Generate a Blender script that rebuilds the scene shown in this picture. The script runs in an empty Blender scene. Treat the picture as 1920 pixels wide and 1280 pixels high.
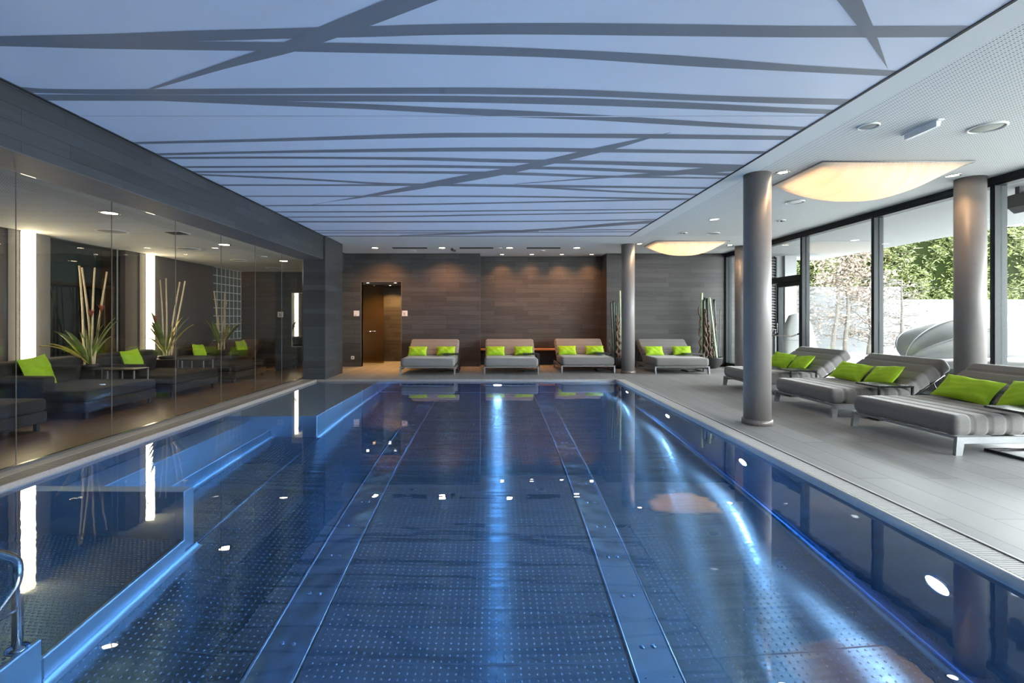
import bpy, bmesh, math, random
import numpy as np
from mathutils import Vector, Matrix

# ------------------------------------------------------------------ camera, world, exposure
scene = bpy.context.scene
COL = scene.collection
CAM_H = 1.25
FPX = 907.0                      # focal length in pixels of the 1920-wide frame (17 mm on 36 mm)
cam_d = bpy.data.cameras.new('camera')
cam = bpy.data.objects.new('camera', cam_d)
COL.objects.link(cam)
cam.location = (0, 0, CAM_H)
cam.rotation_euler = (math.pi / 2, 0, 0)
cam_d.sensor_width = 36.0
cam_d.sensor_fit = 'HORIZONTAL'
cam_d.lens = 36.0 * FPX / 1920.0
cam_d.shift_x = 33.0 / 1920.0
cam_d.shift_y = -42.0 / 1920.0
cam_d.clip_start = 0.05
cam_d.clip_end = 200
scene.camera = cam

SKY = 36.0
world = bpy.data.worlds.new('world')
scene.world = world
world.use_nodes = True
bg = world.node_tree.nodes['Background']
bg.inputs['Color'].default_value = (0.97, 0.985, 1.0, 1)
bg.inputs['Strength'].default_value = SKY
vs = scene.view_settings
vs.view_transform = 'Standard'
vs.look = 'None'
vs.gamma = 1.0
vs.use_curve_mapping = False
vs.exposure = 0.0
cy = scene.cycles
cy.max_bounces = 10
cy.diffuse_bounces = 4
cy.glossy_bounces = 5
cy.transmission_bounces = 8
cy.transparent_max_bounces = 16
cy.sample_clamp_indirect = 20.0
cy.sample_clamp_direct = 0.0
cy.blur_glossy = 0.6
cy.use_denoising = True

E_PANEL = 0.10      # emission put into the ceiling membrane for blue light rising from the pool
E_SAIL = 8.8       # fabric sail lamps
E_SCONCE = 20.0
E_POOL = 2300.0       # underwater lamp lenses
W_SPOT = 70.0
WARM = (1.0, 0.66, 0.36)

# ------------------------------------------------------------------ node helpers
class NT:
    def __init__(s, name):
        s.m = bpy.data.materials.new(name)
        s.m.use_nodes = True
        s.t = s.m.node_tree
        s.t.nodes.clear()
        s.out = s.t.nodes.new('ShaderNodeOutputMaterial')
    def n(s, typ, props=None, **inp):
        nd = s.t.nodes.new(typ)
        for k, v in (props or {}).items():
            setattr(nd, k, v)
        for k, v in inp.items():
            s.set(nd.inputs[k.replace('__', ' ')], v)
        return nd
    def set(s, sock, v):
        if isinstance(v, bpy.types.NodeSocket):
            s.t.links.new(v, sock)
        else:
            if sock.type == 'RGBA' and len(v) == 3:
                v = (*v, 1)
            sock.default_value = v
    def M(s, op, a, b=None, c=None):
        nd = s.t.nodes.new('ShaderNodeMath')
        nd.operation = op
        for i, v in enumerate((a, b, c)):
            if v is not None:
                s.set(nd.inputs[i], v)
        return nd.outputs[0]
    def pos(s):
        return s.t.nodes.new('ShaderNodeTexCoord').outputs['Object']
    def xyz(s, v=None):
        nd = s.n('ShaderNodeSeparateXYZ', Vector=v if v is not None else s.pos())
        return nd.outputs[0], nd.outputs[1], nd.outputs[2]
    def comb(s, x, y, z=0.0):
        return s.n('ShaderNodeCombineXYZ', X=x, Y=y, Z=z).outputs[0]
    def noise(s, scale, detail=2.0, vec=None, rough=0.5):
        nd = s.n('ShaderNodeTexNoise', Scale=scale, Detail=detail, Roughness=rough)
        s.set(nd.inputs['Vector'], vec if vec is not None else s.pos())
        return nd.outputs['Fac']
    def ramp(s, fac, stops):
        nd = s.t.nodes.new('ShaderNodeValToRGB')
        s.set(nd.inputs[0], fac)
        el = nd.color_ramp.elements
        while len(el) < len(stops):
            el.new(0.5)
        for e, (p, c) in zip(el, stops):
            e.position = p
            e.color = (*c, 1) if len(c) == 3 else c
        return nd.outputs[0]
    def smooth(s, v, a, b, lo=0.0, hi=1.0):
        nd = s.n('ShaderNodeMapRange', {'interpolation_type': 'SMOOTHSTEP'})
        for i, q in enumerate((v, a, b, lo, hi)):
            s.set(nd.inputs[i], q)
        return nd.outputs[0]
    def mixc(s, f, a, b, mode='MIX'):
        nd = s.n('ShaderNodeMix', {'data_type': 'RGBA', 'blend_type': mode})
        s.set(nd.inputs[0], f); s.set(nd.inputs[6], a); s.set(nd.inputs[7], b)
        return nd.outputs[2]
    def bump(s, h, strength=0.3, dist=0.01, normal=None):
        nd = s.n('ShaderNodeBump', Height=h, Strength=strength, Distance=dist)
        if normal is not None:
            s.set(nd.inputs['Normal'], normal)
        return nd.outputs[0]
    def bsdf(s, **k):
        nd = s.n('ShaderNodeBsdfPrincipled')
        for a, v in k.items():
            s.set(nd.inputs[a.replace('__', ' ')], v)
        s.t.links.new(nd.outputs[0], s.out.inputs[0])
        return nd
    def emit_add(s, shader, col, strength):
        e = s.n('ShaderNodeEmission', Color=col, Strength=strength)
        a = s.t.nodes.new('ShaderNodeAddShader')
        s.t.links.new(shader.outputs[0], a.inputs[0]); s.t.links.new(e.outputs[0], a.inputs[1])
        s.t.links.new(a.outputs[0], s.out.inputs[0])

def plain(name, col, rough=0.6, metal=0.0, nscale=None, amt=0.12, bump=0.0, spec=0.5, **kw):
    t = NT(name)
    c = col
    b = {}
    if nscale:
        f = t.noise(nscale, 3)
        lo = tuple(x * (1 - amt) for x in col); hi = tuple(min(1, x * (1 + amt)) for x in col)
        c = t.ramp(f, [(0.3, lo), (0.7, hi)])
        if bump:
            b['Normal'] = t.bump(f, bump, 0.01)
    t.bsdf(Base__Color=c, Roughness=rough, Metallic=metal, Specular__IOR__Level=spec, **b, **kw)
    return t.m

def tile_wall(name, axis, c0, c1, row=0.123, wid=0.92, rough=0.55):
    """long thin stone tiles laid as courses; axis = horizontal coordinate of the wall"""
    t = NT(name)
    x, y, z = t.xyz()
    u = x if axis == 'x' else (y if axis == 'y' else t.M('ADD', x, y))
    v = t.comb(u, z)
    br = t.n('ShaderNodeTexBrick', {'offset': 0.37, 'offset_frequency': 2, 'squash': 1.35, 'squash_frequency': 3},
             Vector=v, Color1=(0.0, 0.0, 0.0), Color2=(1, 1, 1), Mortar=(0.5, 0.5, 0.5), Scale=1.0)
    br.inputs['Mortar Size'].default_value = 0.003
    br.inputs['Mortar Smooth'].default_value = 0.1
    br.inputs['Bias'].default_value = 0.0
    br.inputs['Brick Width'].default_value = wid
    br.inputs['Row Height'].default_value = row
    streak = t.noise(1.0, 4, t.comb(t.M('MULTIPLY', u, 2.2), t.M('MULTIPLY', z, 26.0)), 0.6)
    f = t.M('ADD', t.M('MULTIPLY', br.outputs['Color'], 0.40), t.M('MULTIPLY', streak, 0.65))
    col = t.ramp(f, [(0.15, c0), (0.85, c1)])
    col = t.mixc(br.outputs['Fac'], col, tuple(a * 0.35 for a in c0))
    h = t.M('SUBTRACT', t.M('MULTIPLY', streak, 0.3), br.outputs['Fac'])
    t.bsdf(Base__Color=col, Roughness=rough, Normal=t.bump(h, 0.25, 0.004))
    return t.m

def plank_floor(name, c0, c1, w, l, rough, joint=0.35, mort=0.003, streaky=18.0):
    t = NT(name)
    x, y, z = t.xyz()
    v = t.comb(y, x)
    br = t.n('ShaderNodeTexBrick', {'offset': 0.41, 'offset_frequency': 2},
             Vector=v, Color1=(0, 0, 0), Color2=(1, 1, 1), Mortar=(0.5, 0.5, 0.5), Scale=1.0)
    br.inputs['Mortar Size'].default_value = mort
    br.inputs['Mortar Smooth'].default_value = 0.1
    br.inputs['Bias'].default_value = 0.0
    br.inputs['Brick Width'].default_value = l
    br.inputs['Row Height'].default_value = w
    st = t.noise(1.0, 4, t.comb(t.M('MULTIPLY', y, 1.6), t.M('MULTIPLY', x, streaky)), 0.6)
    fine = t.noise(60, 3)
    f = t.M('ADD', t.M('MULTIPLY', br.outputs['Color'], 0.35), t.M('MULTIPLY', st, 0.4))
    f = t.M('ADD', f, t.M('MULTIPLY', fine, 0.3))
    col = t.ramp(f, [(0.2, c0), (0.85, c1)])
    col = t.mixc(br.outputs['Fac'], col, tuple(a * joint for a in c0))
    h = t.M('SUBTRACT', t.M('MULTIPLY', fine, 0.2), br.outputs['Fac'])
    t.bsdf(Base__Color=col, Roughness=rough, Normal=t.bump(h, 0.2, 0.003))
    return t.m

def steel(name, col, rough, pitch=None, rad=0.2, wave=0.25, wscale=1.3, stagger=False, aniso=0.0, bstr=0.5, wx=1.0):
    t = NT(name)
    x, y, z = t.xyz()
    nrm = t.bump(t.noise(1.0, 2.0, t.comb(t.M('MULTIPLY', x, wscale * wx), t.M('MULTIPLY', y, wscale), t.M('MULTIPLY', z, wscale))), wave, 0.05)
    if pitch:
        u = t.M('DIVIDE', x, pitch[0]); v = t.M('DIVIDE', y, pitch[1])
        if stagger:
            u = t.M('ADD', u, t.M('MULTIPLY', t.M('MODULO', t.M('FLOOR', v), 2.0), 0.5))
        fu = t.M('SUBTRACT', t.M('FRACT', u), 0.5); fv = t.M('SUBTRACT', t.M('FRACT', v), 0.5)
        d = t.M('SQRT', t.M('ADD', t.M('MULTIPLY', fu, fu), t.M('MULTIPLY', fv, fv)))
        h = t.smooth(d, rad, rad * 0.15, 0.0, 1.0)
        nrm = t.bump(h, bstr, 0.013, nrm)
    br = t.noise(1.0, 3, t.comb(t.M('MULTIPLY', x, 90.0), t.M('MULTIPLY', y, 1.5), t.M('MULTIPLY', z, 90.0)))
    r = t.M('ADD', rough - 0.03, t.M('MULTIPLY', br, 0.06))
    tan = t.comb(0.0, 1.0, 0.0)
    t.bsdf(Base__Color=col, Metallic=1.0, Roughness=r, Normal=nrm, Anisotropic=aniso, Tangent=tan)
    return t.m

def clear_glass(name, tint=(1, 1, 1), refl=0.04, rough=0.0, power=5.0):
    """architectural pane: transparent with a fresnel mirror reflection"""
    t = NT(name)
    g = t.n('ShaderNodeNewGeometry')
    dt = t.n('ShaderNodeVectorMath', {'operation': 'DOT_PRODUCT'})
    t.set(dt.inputs[0], g.outputs['Normal']); t.set(dt.inputs[1], g.outputs['Incoming'])
    c = t.M('ABSOLUTE', dt.outputs['Value'])
    f = t.M('POWER', t.M('SUBTRACT', 1.0, c), power)
    f = t.M('ADD', t.M('MULTIPLY', f, 1 - refl), refl)
    tr = t.n('ShaderNodeBsdfTransparent', Color=tint)
    gl = t.n('ShaderNodeBsdfGlossy', Color=(1, 1, 1), Roughness=rough)
    mx = t.n('ShaderNodeMixShader')
    t.set(mx.inputs[0], f)
    t.t.links.new(tr.outputs[0], mx.inputs[1]); t.t.links.new(gl.outputs[0], mx.inputs[2])
    t.t.links.new(mx.outputs[0], t.out.inputs[0])
    return t.m

def emissive(name, col, strength):
    t = NT(name)
    b = t.bsdf(Base__Color=(0.7, 0.7, 0.7), Roughness=0.5)
    t.set(b.inputs['Emission Color'], col)
    b.inputs['Emission Strength'].default_value = strength
    return t.m

# ------------------------------------------------------------------ materials
MT = {}
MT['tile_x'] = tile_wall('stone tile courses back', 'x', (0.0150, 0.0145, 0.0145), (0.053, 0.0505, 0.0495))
MT['tile_y'] = tile_wall('stone tile courses side', 'y', (0.0085, 0.010, 0.012), (0.031, 0.036, 0.041), wid=1.0)  # back tile repeated darker and bluer, its dim blue light put in the colour
MT['deck'] = plank_floor('grey stone deck', (0.165, 0.167, 0.166), (0.255, 0.257, 0.256), 0.26, 1.9, 0.5)
MT['lounge_floor'] = plank_floor('warm oak floor', (0.080, 0.048, 0.027), (0.165, 0.105, 0.056), 0.19, 2.2, 0.38, 0.5, 0.0015, 30.0)
MT['white'] = plain('white ceiling paint', (0.62, 0.64, 0.63), 0.8, nscale=3, amt=0.02)
MT['white_trim'] = plain('white enamel', (0.75, 0.76, 0.75), 0.35)
MT['beam_soffit'] = plain('dark soffit paint', (0.075, 0.073, 0.075), 0.6, nscale=8, amt=0.1)
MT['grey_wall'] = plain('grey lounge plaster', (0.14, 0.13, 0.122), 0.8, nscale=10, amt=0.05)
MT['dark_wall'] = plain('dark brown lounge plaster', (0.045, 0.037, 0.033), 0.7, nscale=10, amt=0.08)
MT['column'] = plain('taupe column paint', (0.185, 0.170, 0.165), 0.45, nscale=14, amt=0.04, bump=0.02)
MT['column_base'] = plain('brushed column base ring', (0.20, 0.175, 0.165), 0.4, 0.2, nscale=30, amt=0.15)
MT['anthracite'] = plain('anthracite window frame', (0.016, 0.020, 0.023), 0.5, nscale=30, amt=0.1, spec=0.2)
MT['steel_floor'] = steel('dimpled pool steel', (0.32, 0.39, 0.46), 0.185, None, 0, 0.22, 7.0, aniso=1.0, wx=0.06)
MT['steel_grip'] = steel('dense grip steel', (0.36, 0.43, 0.46), 0.25, None, 0, 0.14, 5.0, aniso=0.95, wx=0.1)
MT['steel'] = steel('brushed pool steel', (0.30, 0.38, 0.48), 0.20, None, 0, 0.25, 1.0)
MT['steel_wave'] = steel('wavy channel steel', (0.44, 0.58, 0.76), 0.17, None, 0, 0.40, 1.8)
MT['steel_satin'] = steel('satin ledge steel', (0.62, 0.68, 0.75), 0.36, None, 0, 0.2, 1.0)
MT['chrome'] = plain('polished steel', (0.72, 0.74, 0.76), 0.12, 1.0, nscale=20, amt=0.03)
MT['lip'] = plain('pale pool lip', (0.45, 0.44, 0.43), 0.35, nscale=20, amt=0.05)
MT['grate'] = plain('white overflow grate', (0.42, 0.41, 0.405), 0.5, nscale=40, amt=0.05)
MT['grate_shaded'] = plain('gutter edge with shade in its colour', (0.21, 0.18, 0.16), 0.5, nscale=30, amt=0.1)  # darkened brown copy of the pale gutter, weaker light put into its colour
MT['grate_dark'] = plain('overflow gutter shadow gap', (0.02, 0.02, 0.02), 0.7, nscale=20)
MT['alu'] = plain('light grey aluminium', (0.24, 0.25, 0.26), 0.35, 0.3, nscale=30, amt=0.06)
MT['table_black'] = plain('black powder-coated metal', (0.022, 0.023, 0.025), 0.25, nscale=60, amt=0.2)
MT['fabric'] = plain('taupe lounger fabric', (0.150, 0.145, 0.140), 0.9, nscale=160, amt=0.16, bump=0.12, Sheen__Weight=0.28, Sheen__Roughness=0.4)
MT['lime'] = plain('lime green cotton', (0.28, 0.47, 0.008), 0.8, nscale=90, amt=0.08, bump=0.08)
MT['sofa'] = plain('dark brown sofa cloth', (0.011, 0.0095, 0.009), 0.9, nscale=140, amt=0.15, bump=0.1)
MT['black'] = plain('matt black', (0.012, 0.012, 0.013), 0.5, nscale=40)
MT['cream_stick'] = plain('pale bamboo stick', (0.55, 0.44, 0.28), 0.6, nscale=25, amt=0.15)
MT['leaf'] = plain('olive strelitzia leaf', (0.10, 0.15, 0.03), 0.5, nscale=8, amt=0.35)
MT['leaf_yellow'] = plain('yellowing leaf', (0.36, 0.28, 0.05), 0.5, nscale=8, amt=0.3)
MT['flower'] = plain('red bract', (0.24, 0.03, 0.015), 0.5, nscale=20)
MT['planter'] = plain('charcoal planter', (0.022, 0.022, 0.023), 0.5, nscale=25, amt=0.2)
MT['soil'] = plain('dark soil', (0.03, 0.022, 0.016), 0.9, nscale=60, amt=0.4, bump=0.4)
MT['bamboo_dark'] = plain('dark green bamboo', (0.020, 0.045, 0.030), 0.4, nscale=12, amt=0.35)
MT['bamboo_pale'] = plain('pale green bamboo', (0.42, 0.55, 0.34), 0.45, nscale=12, amt=0.15)
MT['bamboo_brown'] = plain('brown twisted vine', (0.11, 0.062, 0.040), 0.7, nscale=30, amt=0.4, bump=0.3)
MT['wood'] = plain('orange wood ledge', (0.42, 0.20, 0.075), 0.5, nscale=12, amt=0.15)
MT['sign_ink'] = plain('dark sign ink', (0.10, 0.09, 0.09), 0.6)
MT['sign'] = plain('white sign plate', (0.62, 0.58, 0.54), 0.4)
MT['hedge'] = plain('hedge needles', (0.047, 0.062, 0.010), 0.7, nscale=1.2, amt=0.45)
MT['hedge_light'] = plain('pale hedge needles', (0.080, 0.098, 0.024), 0.7, nscale=1.5, amt=0.4)  # lighter green, dealt to the leaves at random
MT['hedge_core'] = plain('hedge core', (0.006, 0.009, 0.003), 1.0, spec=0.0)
MT['bark'] = plain('grey bark', (0.045, 0.040, 0.034), 0.9, nscale=30, amt=0.35, bump=0.3)
MT['brown_leaf'] = plain('dry hornbeam leaves', (0.125, 0.095, 0.072), 0.8, nscale=6, amt=0.45)
MT['garden_wall'] = plain('white garden wall', (0.073, 0.077, 0.080), 0.9, nscale=2, amt=0.04)
MT['paving'] = plain('pale terrace paving', (0.20, 0.20, 0.197), 0.9, nscale=5, amt=0.06)
MT['eave'] = plain('grey eave soffit', (0.17, 0.18, 0.18), 0.8, nscale=3, amt=0.03)
MT['louvre'] = plain('white louvre slat', (0.17, 0.175, 0.18), 0.6, nscale=10, amt=0.04)
MT['canvas'] = plain('white canopy cloth', (0.30, 0.305, 0.30), 0.9, nscale=12, amt=0.04)
MT['pane'] = clear_glass('window pane', (0.93, 0.96, 0.955), 0.035)
MT['pane_lounge'] = clear_glass('lounge glass', (0.84, 0.84, 0.83), 0.03)
MT['glass_edge'] = plain('pale glass edge', (0.15, 0.145, 0.13), 0.4)
MT['mirror'] = plain('mirror', (0.85, 0.85, 0.85), 0.02, 1.0, nscale=5, amt=0.0)
MT['lamp_on'] = emissive('downlight lens', (1.0, 0.80, 0.55), 40.0)
MT['lamp_cool'] = emissive('cool downlight lens', (1.0, 0.96, 0.88), 3.0)
MT['sconce'] = emissive('sconce diffuser', (1.0, 0.83, 0.52), E_SCONCE)
MT['pool_lamp'] = emissive('underwater lens', (0.66, 0.83, 1.0), E_POOL)

def _perf():
    t = NT('perforated ceiling board')
    x, y, z = t.xyz()
    u = t.M('DIVIDE', x, 0.026); v = t.M('DIVIDE', y, 0.021)
    fu = t.M('SUBTRACT', t.M('FRACT', u), 0.5); fv = t.M('SUBTRACT', t.M('FRACT', v), 0.5)
    d = t.M('SQRT', t.M('ADD', t.M('POWER', t.M('MULTIPLY', fu, 0.026), 2.0), t.M('POWER', t.M('MULTIPLY', fv, 0.021), 2.0)))
    odd = t.M('MODULO', t.M('FLOOR', t.M('ABSOLUTE', u)), 2.0)
    rad = t.M('ADD', 0.0034, t.M('MULTIPLY', odd, 0.0026))
    hole = t.M('LESS_THAN', d, rad)
    inr = t.M('MAXIMUM', t.M('GREATER_THAN', x, 3.08), t.M('LESS_THAN', x, -4.2))
    hole = t.M('MULTIPLY', hole, inr)
    hole = t.M('MULTIPLY', hole, t.M('LESS_THAN', y, 12.3))
    col = t.mixc(hole, (0.66, 0.68, 0.67), (0.10, 0.105, 0.10))
    t.bsdf(Base__Color=col, Roughness=0.8)
    return t.m
MT['perf'] = _perf()

def _membrane(name, col, e):
    t = NT(name)
    b = t.bsdf(Base__Color=col, Roughness=0.42)
    t.set(b.inputs['Emission Color'], (0.42, 0.58, 1.0, 1))
    b.inputs['Emission Strength'].default_value = e
    return t.m
MT['membrane'] = _membrane('stretched ceiling membrane', (0.63, 0.655, 0.71), E_PANEL)
MT['membrane_print'] = _membrane('grey print on membrane', (0.17, 0.175, 0.19), E_PANEL * 0.4)

def _sail():
    t = NT('glowing sail fabric')
    x, y, z = t.xyz()
    w = t.noise(1.0, 3, t.comb(t.M('MULTIPLY', x, 14.0), t.M('MULTIPLY', y, 1.0)))
    col = t.ramp(w, [(0.35, (0.84, 0.75, 0.64)), (0.65, (0.90, 0.83, 0.74))])
    tr = t.n('ShaderNodeBsdfTranslucent', Color=col)
    df = t.n('ShaderNodeBsdfDiffuse', Color=col)
    mx = t.n('ShaderNodeMixShader'); mx.inputs[0].default_value = 0.35
    t.t.links.new(tr.outputs[0], mx.inputs[1]); t.t.links.new(df.outputs[0], mx.inputs[2])
    t.t.links.new(mx.outputs[0], t.out.inputs[0])
    return t.m
MT['sail'] = _sail()

def _water():
    t = NT('pool water')
    x, y, z = t.xyz()
    n = t.noise(1.0, 2.0, t.comb(t.M('MULTIPLY', x, 1.6), t.M('MULTIPLY', y, 5.0)))
    n2 = t.noise(14.0, 2.0)
    h = t.M('ADD', n, t.M('MULTIPLY', n2, 0.06))
    g = t.n('ShaderNodeBsdfGlass', Color=(0.93, 0.97, 1.0), Roughness=0.0, IOR=1.333, Normal=t.bump(h, 0.035, 0.02))
    t.t.links.new(g.outputs[0], t.out.inputs[0])
    v = t.n('ShaderNodeVolumeAbsorption', Color=(0.10, 0.62, 0.95), Density=0.22)
    t.t.links.new(v.outputs[0], t.out.inputs[1])
    return t.m
MT['water'] = _water()

def _frost():
    t = NT('bronze frosted glass')
    t.bsdf(Base__Color=(0.30, 0.19, 0.085), Roughness=0.24, Transmission__Weight=0.9, IOR=1.2, Specular__IOR__Level=0.5)
    return t.m
MT['frost'] = _frost()

def _block():
    t = NT('glass block')
    t.bsdf(Base__Color=(0.10, 0.12, 0.115), Roughness=0.15, Specular__IOR__Level=0.6)
    return t.m
MT['block'] = _block()

def _wicker():
    t = NT('grey wicker weave')
    x, y, z = t.xyz()
    a = t.M('ARCTAN2', t.M('SUBTRACT', y, 8.0), t.M('SUBTRACT', x, 8.1))
    u = t.M('SINE', t.M('MULTIPLY', a, 150.0))
    v = t.M('SINE', t.M('ADD', t.M('MULTIPLY', z, 260.0), t.M('MULTIPLY', t.M('SIGN', u), 1.57)))
    h = t.M('MULTIPLY', t.M('ADD', t.M('ABSOLUTE', u), v), 0.5)
    col = t.ramp(h, [(0.0, (0.004, 0.004, 0.0045)), (0.9, (0.020, 0.020, 0.021))])
    t.bsdf(Base__Color=col, Roughness=0.6, Normal=t.bump(h, 0.6, 0.01))
    return t.m
MT['wicker'] = _wicker()

# ------------------------------------------------------------------ geometry helpers
class MB:
    """collects shapes and links them as ONE mesh object"""
    def __init__(s):
        s.v = []; s.f = []; s.mi = []; s.sm = []
    def add(s, verts, faces, mat=0, smooth=False):
        b = len(s.v)
        s.v.extend([tuple(p) for p in verts])
        for f in faces:
            s.f.append(tuple(b + i for i in f)); s.mi.append(mat); s.sm.append(smooth)
    def box(s, x0, x1, y0, y1, z0, z1, mat=0):
        v = [(x, y, z) for x in (x0, x1) for y in (y0, y1) for z in (z0, z1)]
        f = [(0, 1, 3, 2), (4, 6, 7, 5), (0, 4, 5, 1), (2, 3, 7, 6), (0, 2, 6, 4), (1, 5, 7, 3)]
        s.add(v, f, mat)
    def bbox(s, x0, x1, y0, y1, z0, z1, r=0.004, mat=0, seg=1):
        """box with bevelled edges"""
        bm = bmesh.new()
        bmesh.ops.create_cube(bm, size=1.0)
        for q in bm.verts:
            q.co = Vector(((x0 + x1) / 2 + q.co.x * (x1 - x0), (y0 + y1) / 2 + q.co.y * (y1 - y0), (z0 + z1) / 2 + q.co.z * (z1 - z0)))
        r = min(r, 0.45 * min(abs(x1 - x0), abs(y1 - y0), abs(z1 - z0)))
        bmesh.ops.bevel(bm, geom=bm.edges[:], offset=r, segments=seg, profile=0.5, affect='EDGES')
        bm.verts.index_update()
        s.add([q.co[:] for q in bm.verts], [[q.index for q in f.verts] for f in bm.faces], mat)
        bm.free()
    def prism(s, poly, axis, a, b, mat=0):
        """poly = list of 2D points, extruded along axis ('x','y','z') from a to b"""
        def P(p, w):
            return {'x': (w, p[0], p[1]), 'y': (p[0], w, p[1]), 'z': (p[0], p[1], w)}[axis]
        n = len(poly)
        v = [P(p, a) for p in poly] + [P(p, b) for p in poly]
        f = [tuple(range(n))[::-1], tuple(range(n, 2 * n))] + [(i, (i + 1) % n, n + (i + 1) % n, n + i) for i in range(n)]
        s.add(v, f, mat)
    def lathe(s, prof, c=(0, 0, 0), seg=32, mat=0, axis='z', smooth=True):
        v = []; f = []
        for (r, h) in prof:
            for k in range(seg):
                a = 2 * math.pi * k / seg
                p = (r * math.cos(a), r * math.sin(a), h)
                if axis == 'y':
                    p = (p[0], p[2], p[1])
                elif axis == 'x':
                    p = (p[2], p[0], p[1])
                v.append((c[0] + p[0], c[1] + p[1], c[2] + p[2]))
        for i in range(len(prof) - 1):
            for k in range(seg):
                k2 = (k + 1) % seg
                f.append((i * seg + k, i * seg + k2, (i + 1) * seg + k2, (i + 1) * seg + k))
        if prof[0][0] > 1e-6:
            f.append(tuple(range(seg))[::-1])
        if prof[-1][0] > 1e-6:
            f.append(tuple((len(prof) - 1) * seg + k for k in range(seg)))
        s.add(v, f, mat, smooth)
    def cyl(s, c, r, h, seg=32, mat=0, axis='z', smooth=True):
        s.lathe([(r, 0), (r, h)], c, seg, mat, axis, smooth)
    def tube(s, pts, rad, sides=8, mat=0, cap=True):
        pts = [Vector(p) for p in pts]
        n = len(pts)
        rads = rad if isinstance(rad, (list, tuple)) else [rad] * n
        up = Vector((0, 0, 1))
        v = []; f = []
        prev = None
        for i, p in enumerate(pts):
            d = (pts[min(i + 1, n - 1)] - pts[max(i - 1, 0)]).normalized()
            if prev is None:
                ref = up if abs(d.dot(up)) < 0.95 else Vector((1, 0, 0))
                e1 = d.cross(ref).normalized()
            else:
                e1 = (prev - d * prev.dot(d)).normalized()
            prev = e1
            e2 = d.cross(e1)
            for k in range(sides):
                a = 2 * math.pi * k / sides
                v.append(p + (e1 * math.cos(a) + e2 * math.sin(a)) * rads[i])
        for i in range(n - 1):
            for k in range(sides):
                k2 = (k + 1) % sides
                f.append((i * sides + k, i * sides + k2, (i + 1) * sides + k2, (i + 1) * sides + k))
        if cap:
            f.append(tuple(range(sides))[::-1]); f.append(tuple((n - 1) * sides + k for k in range(sides)))
        s.add(v, f, mat, True)
    def loft(s, L, W, z0, z1, r=0.05, channels=1, pinch=0.012, xf=None, mat=0, sag=0.0):
        """upholstered slab: length along x from 0 to L, width along y centred, channel seams across"""
        H = z1 - z0
        r = min(r, H * 0.48)
        xs = []
        for i in range(6):
            a = math.pi / 2 * i / 5
            xs.append((r - r * math.cos(a), r - r * math.sin(a)))
        st = list(xs)
        per = 7
        for c in range(channels):
            a0 = max(r, c * L / channels); a1 = min(L - r, (c + 1) * L / channels)
            for i in range(per + 1):
                q = a0 + (a1 - a0) * i / per
                if c and i == 0:
                    continue
                seam = min(abs(q - k * L / channels) for k in range(1, channels)) if channels > 1 else 9
                st.append((q, pinch * math.exp(-(seam / 0.012) ** 2)))
        st += [(L - a, e) for a, e in reversed(xs)]
        st2 = []
        for q in sorted(st):
            if not st2 or q[0] - st2[-1][0] > 1e-5:
                st2.append(q)
        ring = []
        for (sy, sz, a0) in ((1, 1, 0), (-1, 1, 1), (-1, -1, 2), (1, -1, 3)):
            for i in range(5):
                a = math.pi / 2 * (a0 + i / 4)
                ring.append((sy, sz, math.cos(a), math.sin(a)))
        v = []; f = []
        R = len(ring)
        for (x, e) in st2:
            hy = W / 2 - e; hz = H / 2 - min(e, H * 0.47)
            rr = min(r, hz * 0.999)
            for (sy, sz, ca, sa) in ring:
                y = sy * (hy - rr) + rr * ca
                z = sz * (hz - rr) + rr * sa
                zz = (z0 + z1) / 2 + z
                if sag and sz > 0:
                    zz -= sag * (1 - (2 * y / W) ** 2)
                v.append((x, y, zz))
        for i in range(len(st2) - 1):
            for k in range(R):
                k2 = (k + 1) % R
                f.append((i * R + k, i * R + k2, (i + 1) * R + k2, (i + 1) * R + k))
        f.append(tuple(range(R))[::-1]); f.append(tuple((len(st2) - 1) * R + k for k in range(R)))
        if xf is not None:
            v = [xf @ Vector(p) for p in v]
        s.add(v, f, mat, True)
    def build(s, name, mats, parent=None, loc=None):
        me = bpy.data.meshes.new(name)
        me.from_pydata(s.v, [], s.f)
        for m in (mats if isinstance(mats, (list, tuple)) else [mats]):
            me.materials.append(MT[m] if isinstance(m, str) else m)
        me.polygons.foreach_set('material_index', s.mi)
        me.polygons.foreach_set('use_smooth', s.sm)
        me.update()
        if len(s.f) < 60000:
            bm = bmesh.new(); bm.from_mesh(me)
            bmesh.ops.recalc_face_normals(bm, faces=bm.faces[:])
            bm.to_mesh(me); bm.free()
        o = bpy.data.objects.new(name, me)
        COL.objects.link(o)
        if parent is not None:
            o.parent = parent
        if loc is not None:
            o.location = loc
        return o

def tag(o, label, cat, group=None, kind=None):
    o['label'] = label; o['category'] = cat
    if group:
        o['group'] = group
    if kind:
        o['kind'] = kind
    return o

def thing(name, label, cat, loc=(0, 0, 0), rz=0.0, group=None):
    o = bpy.data.objects.new(name, None)
    o.empty_display_size = 0.1
    COL.objects.link(o)
    o.location = loc; o.rotation_euler = (0, 0, rz)
    return tag(o, label, cat, group)

def struct(name, mb, mats, label=None, cat=None, parent=None):
    o = mb.build(name, mats, parent)
    if parent is None:
        o['kind'] = 'structure'
        if label:
            o['label'] = label; o['category'] = cat
    return o

def dup(root, loc, rz, label, group=None):
    r = root.copy(); COL.objects.link(r)
    r.location = loc; r.rotation_euler = (0, 0, rz); r['label'] = label
    if group:
        r['group'] = group
    for ch in list(root.children):
        c = ch.copy(); COL.objects.link(c); c.parent = r
        for g in list(ch.children):
            d = g.copy(); COL.objects.link(d); d.parent = c
    return r

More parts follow.
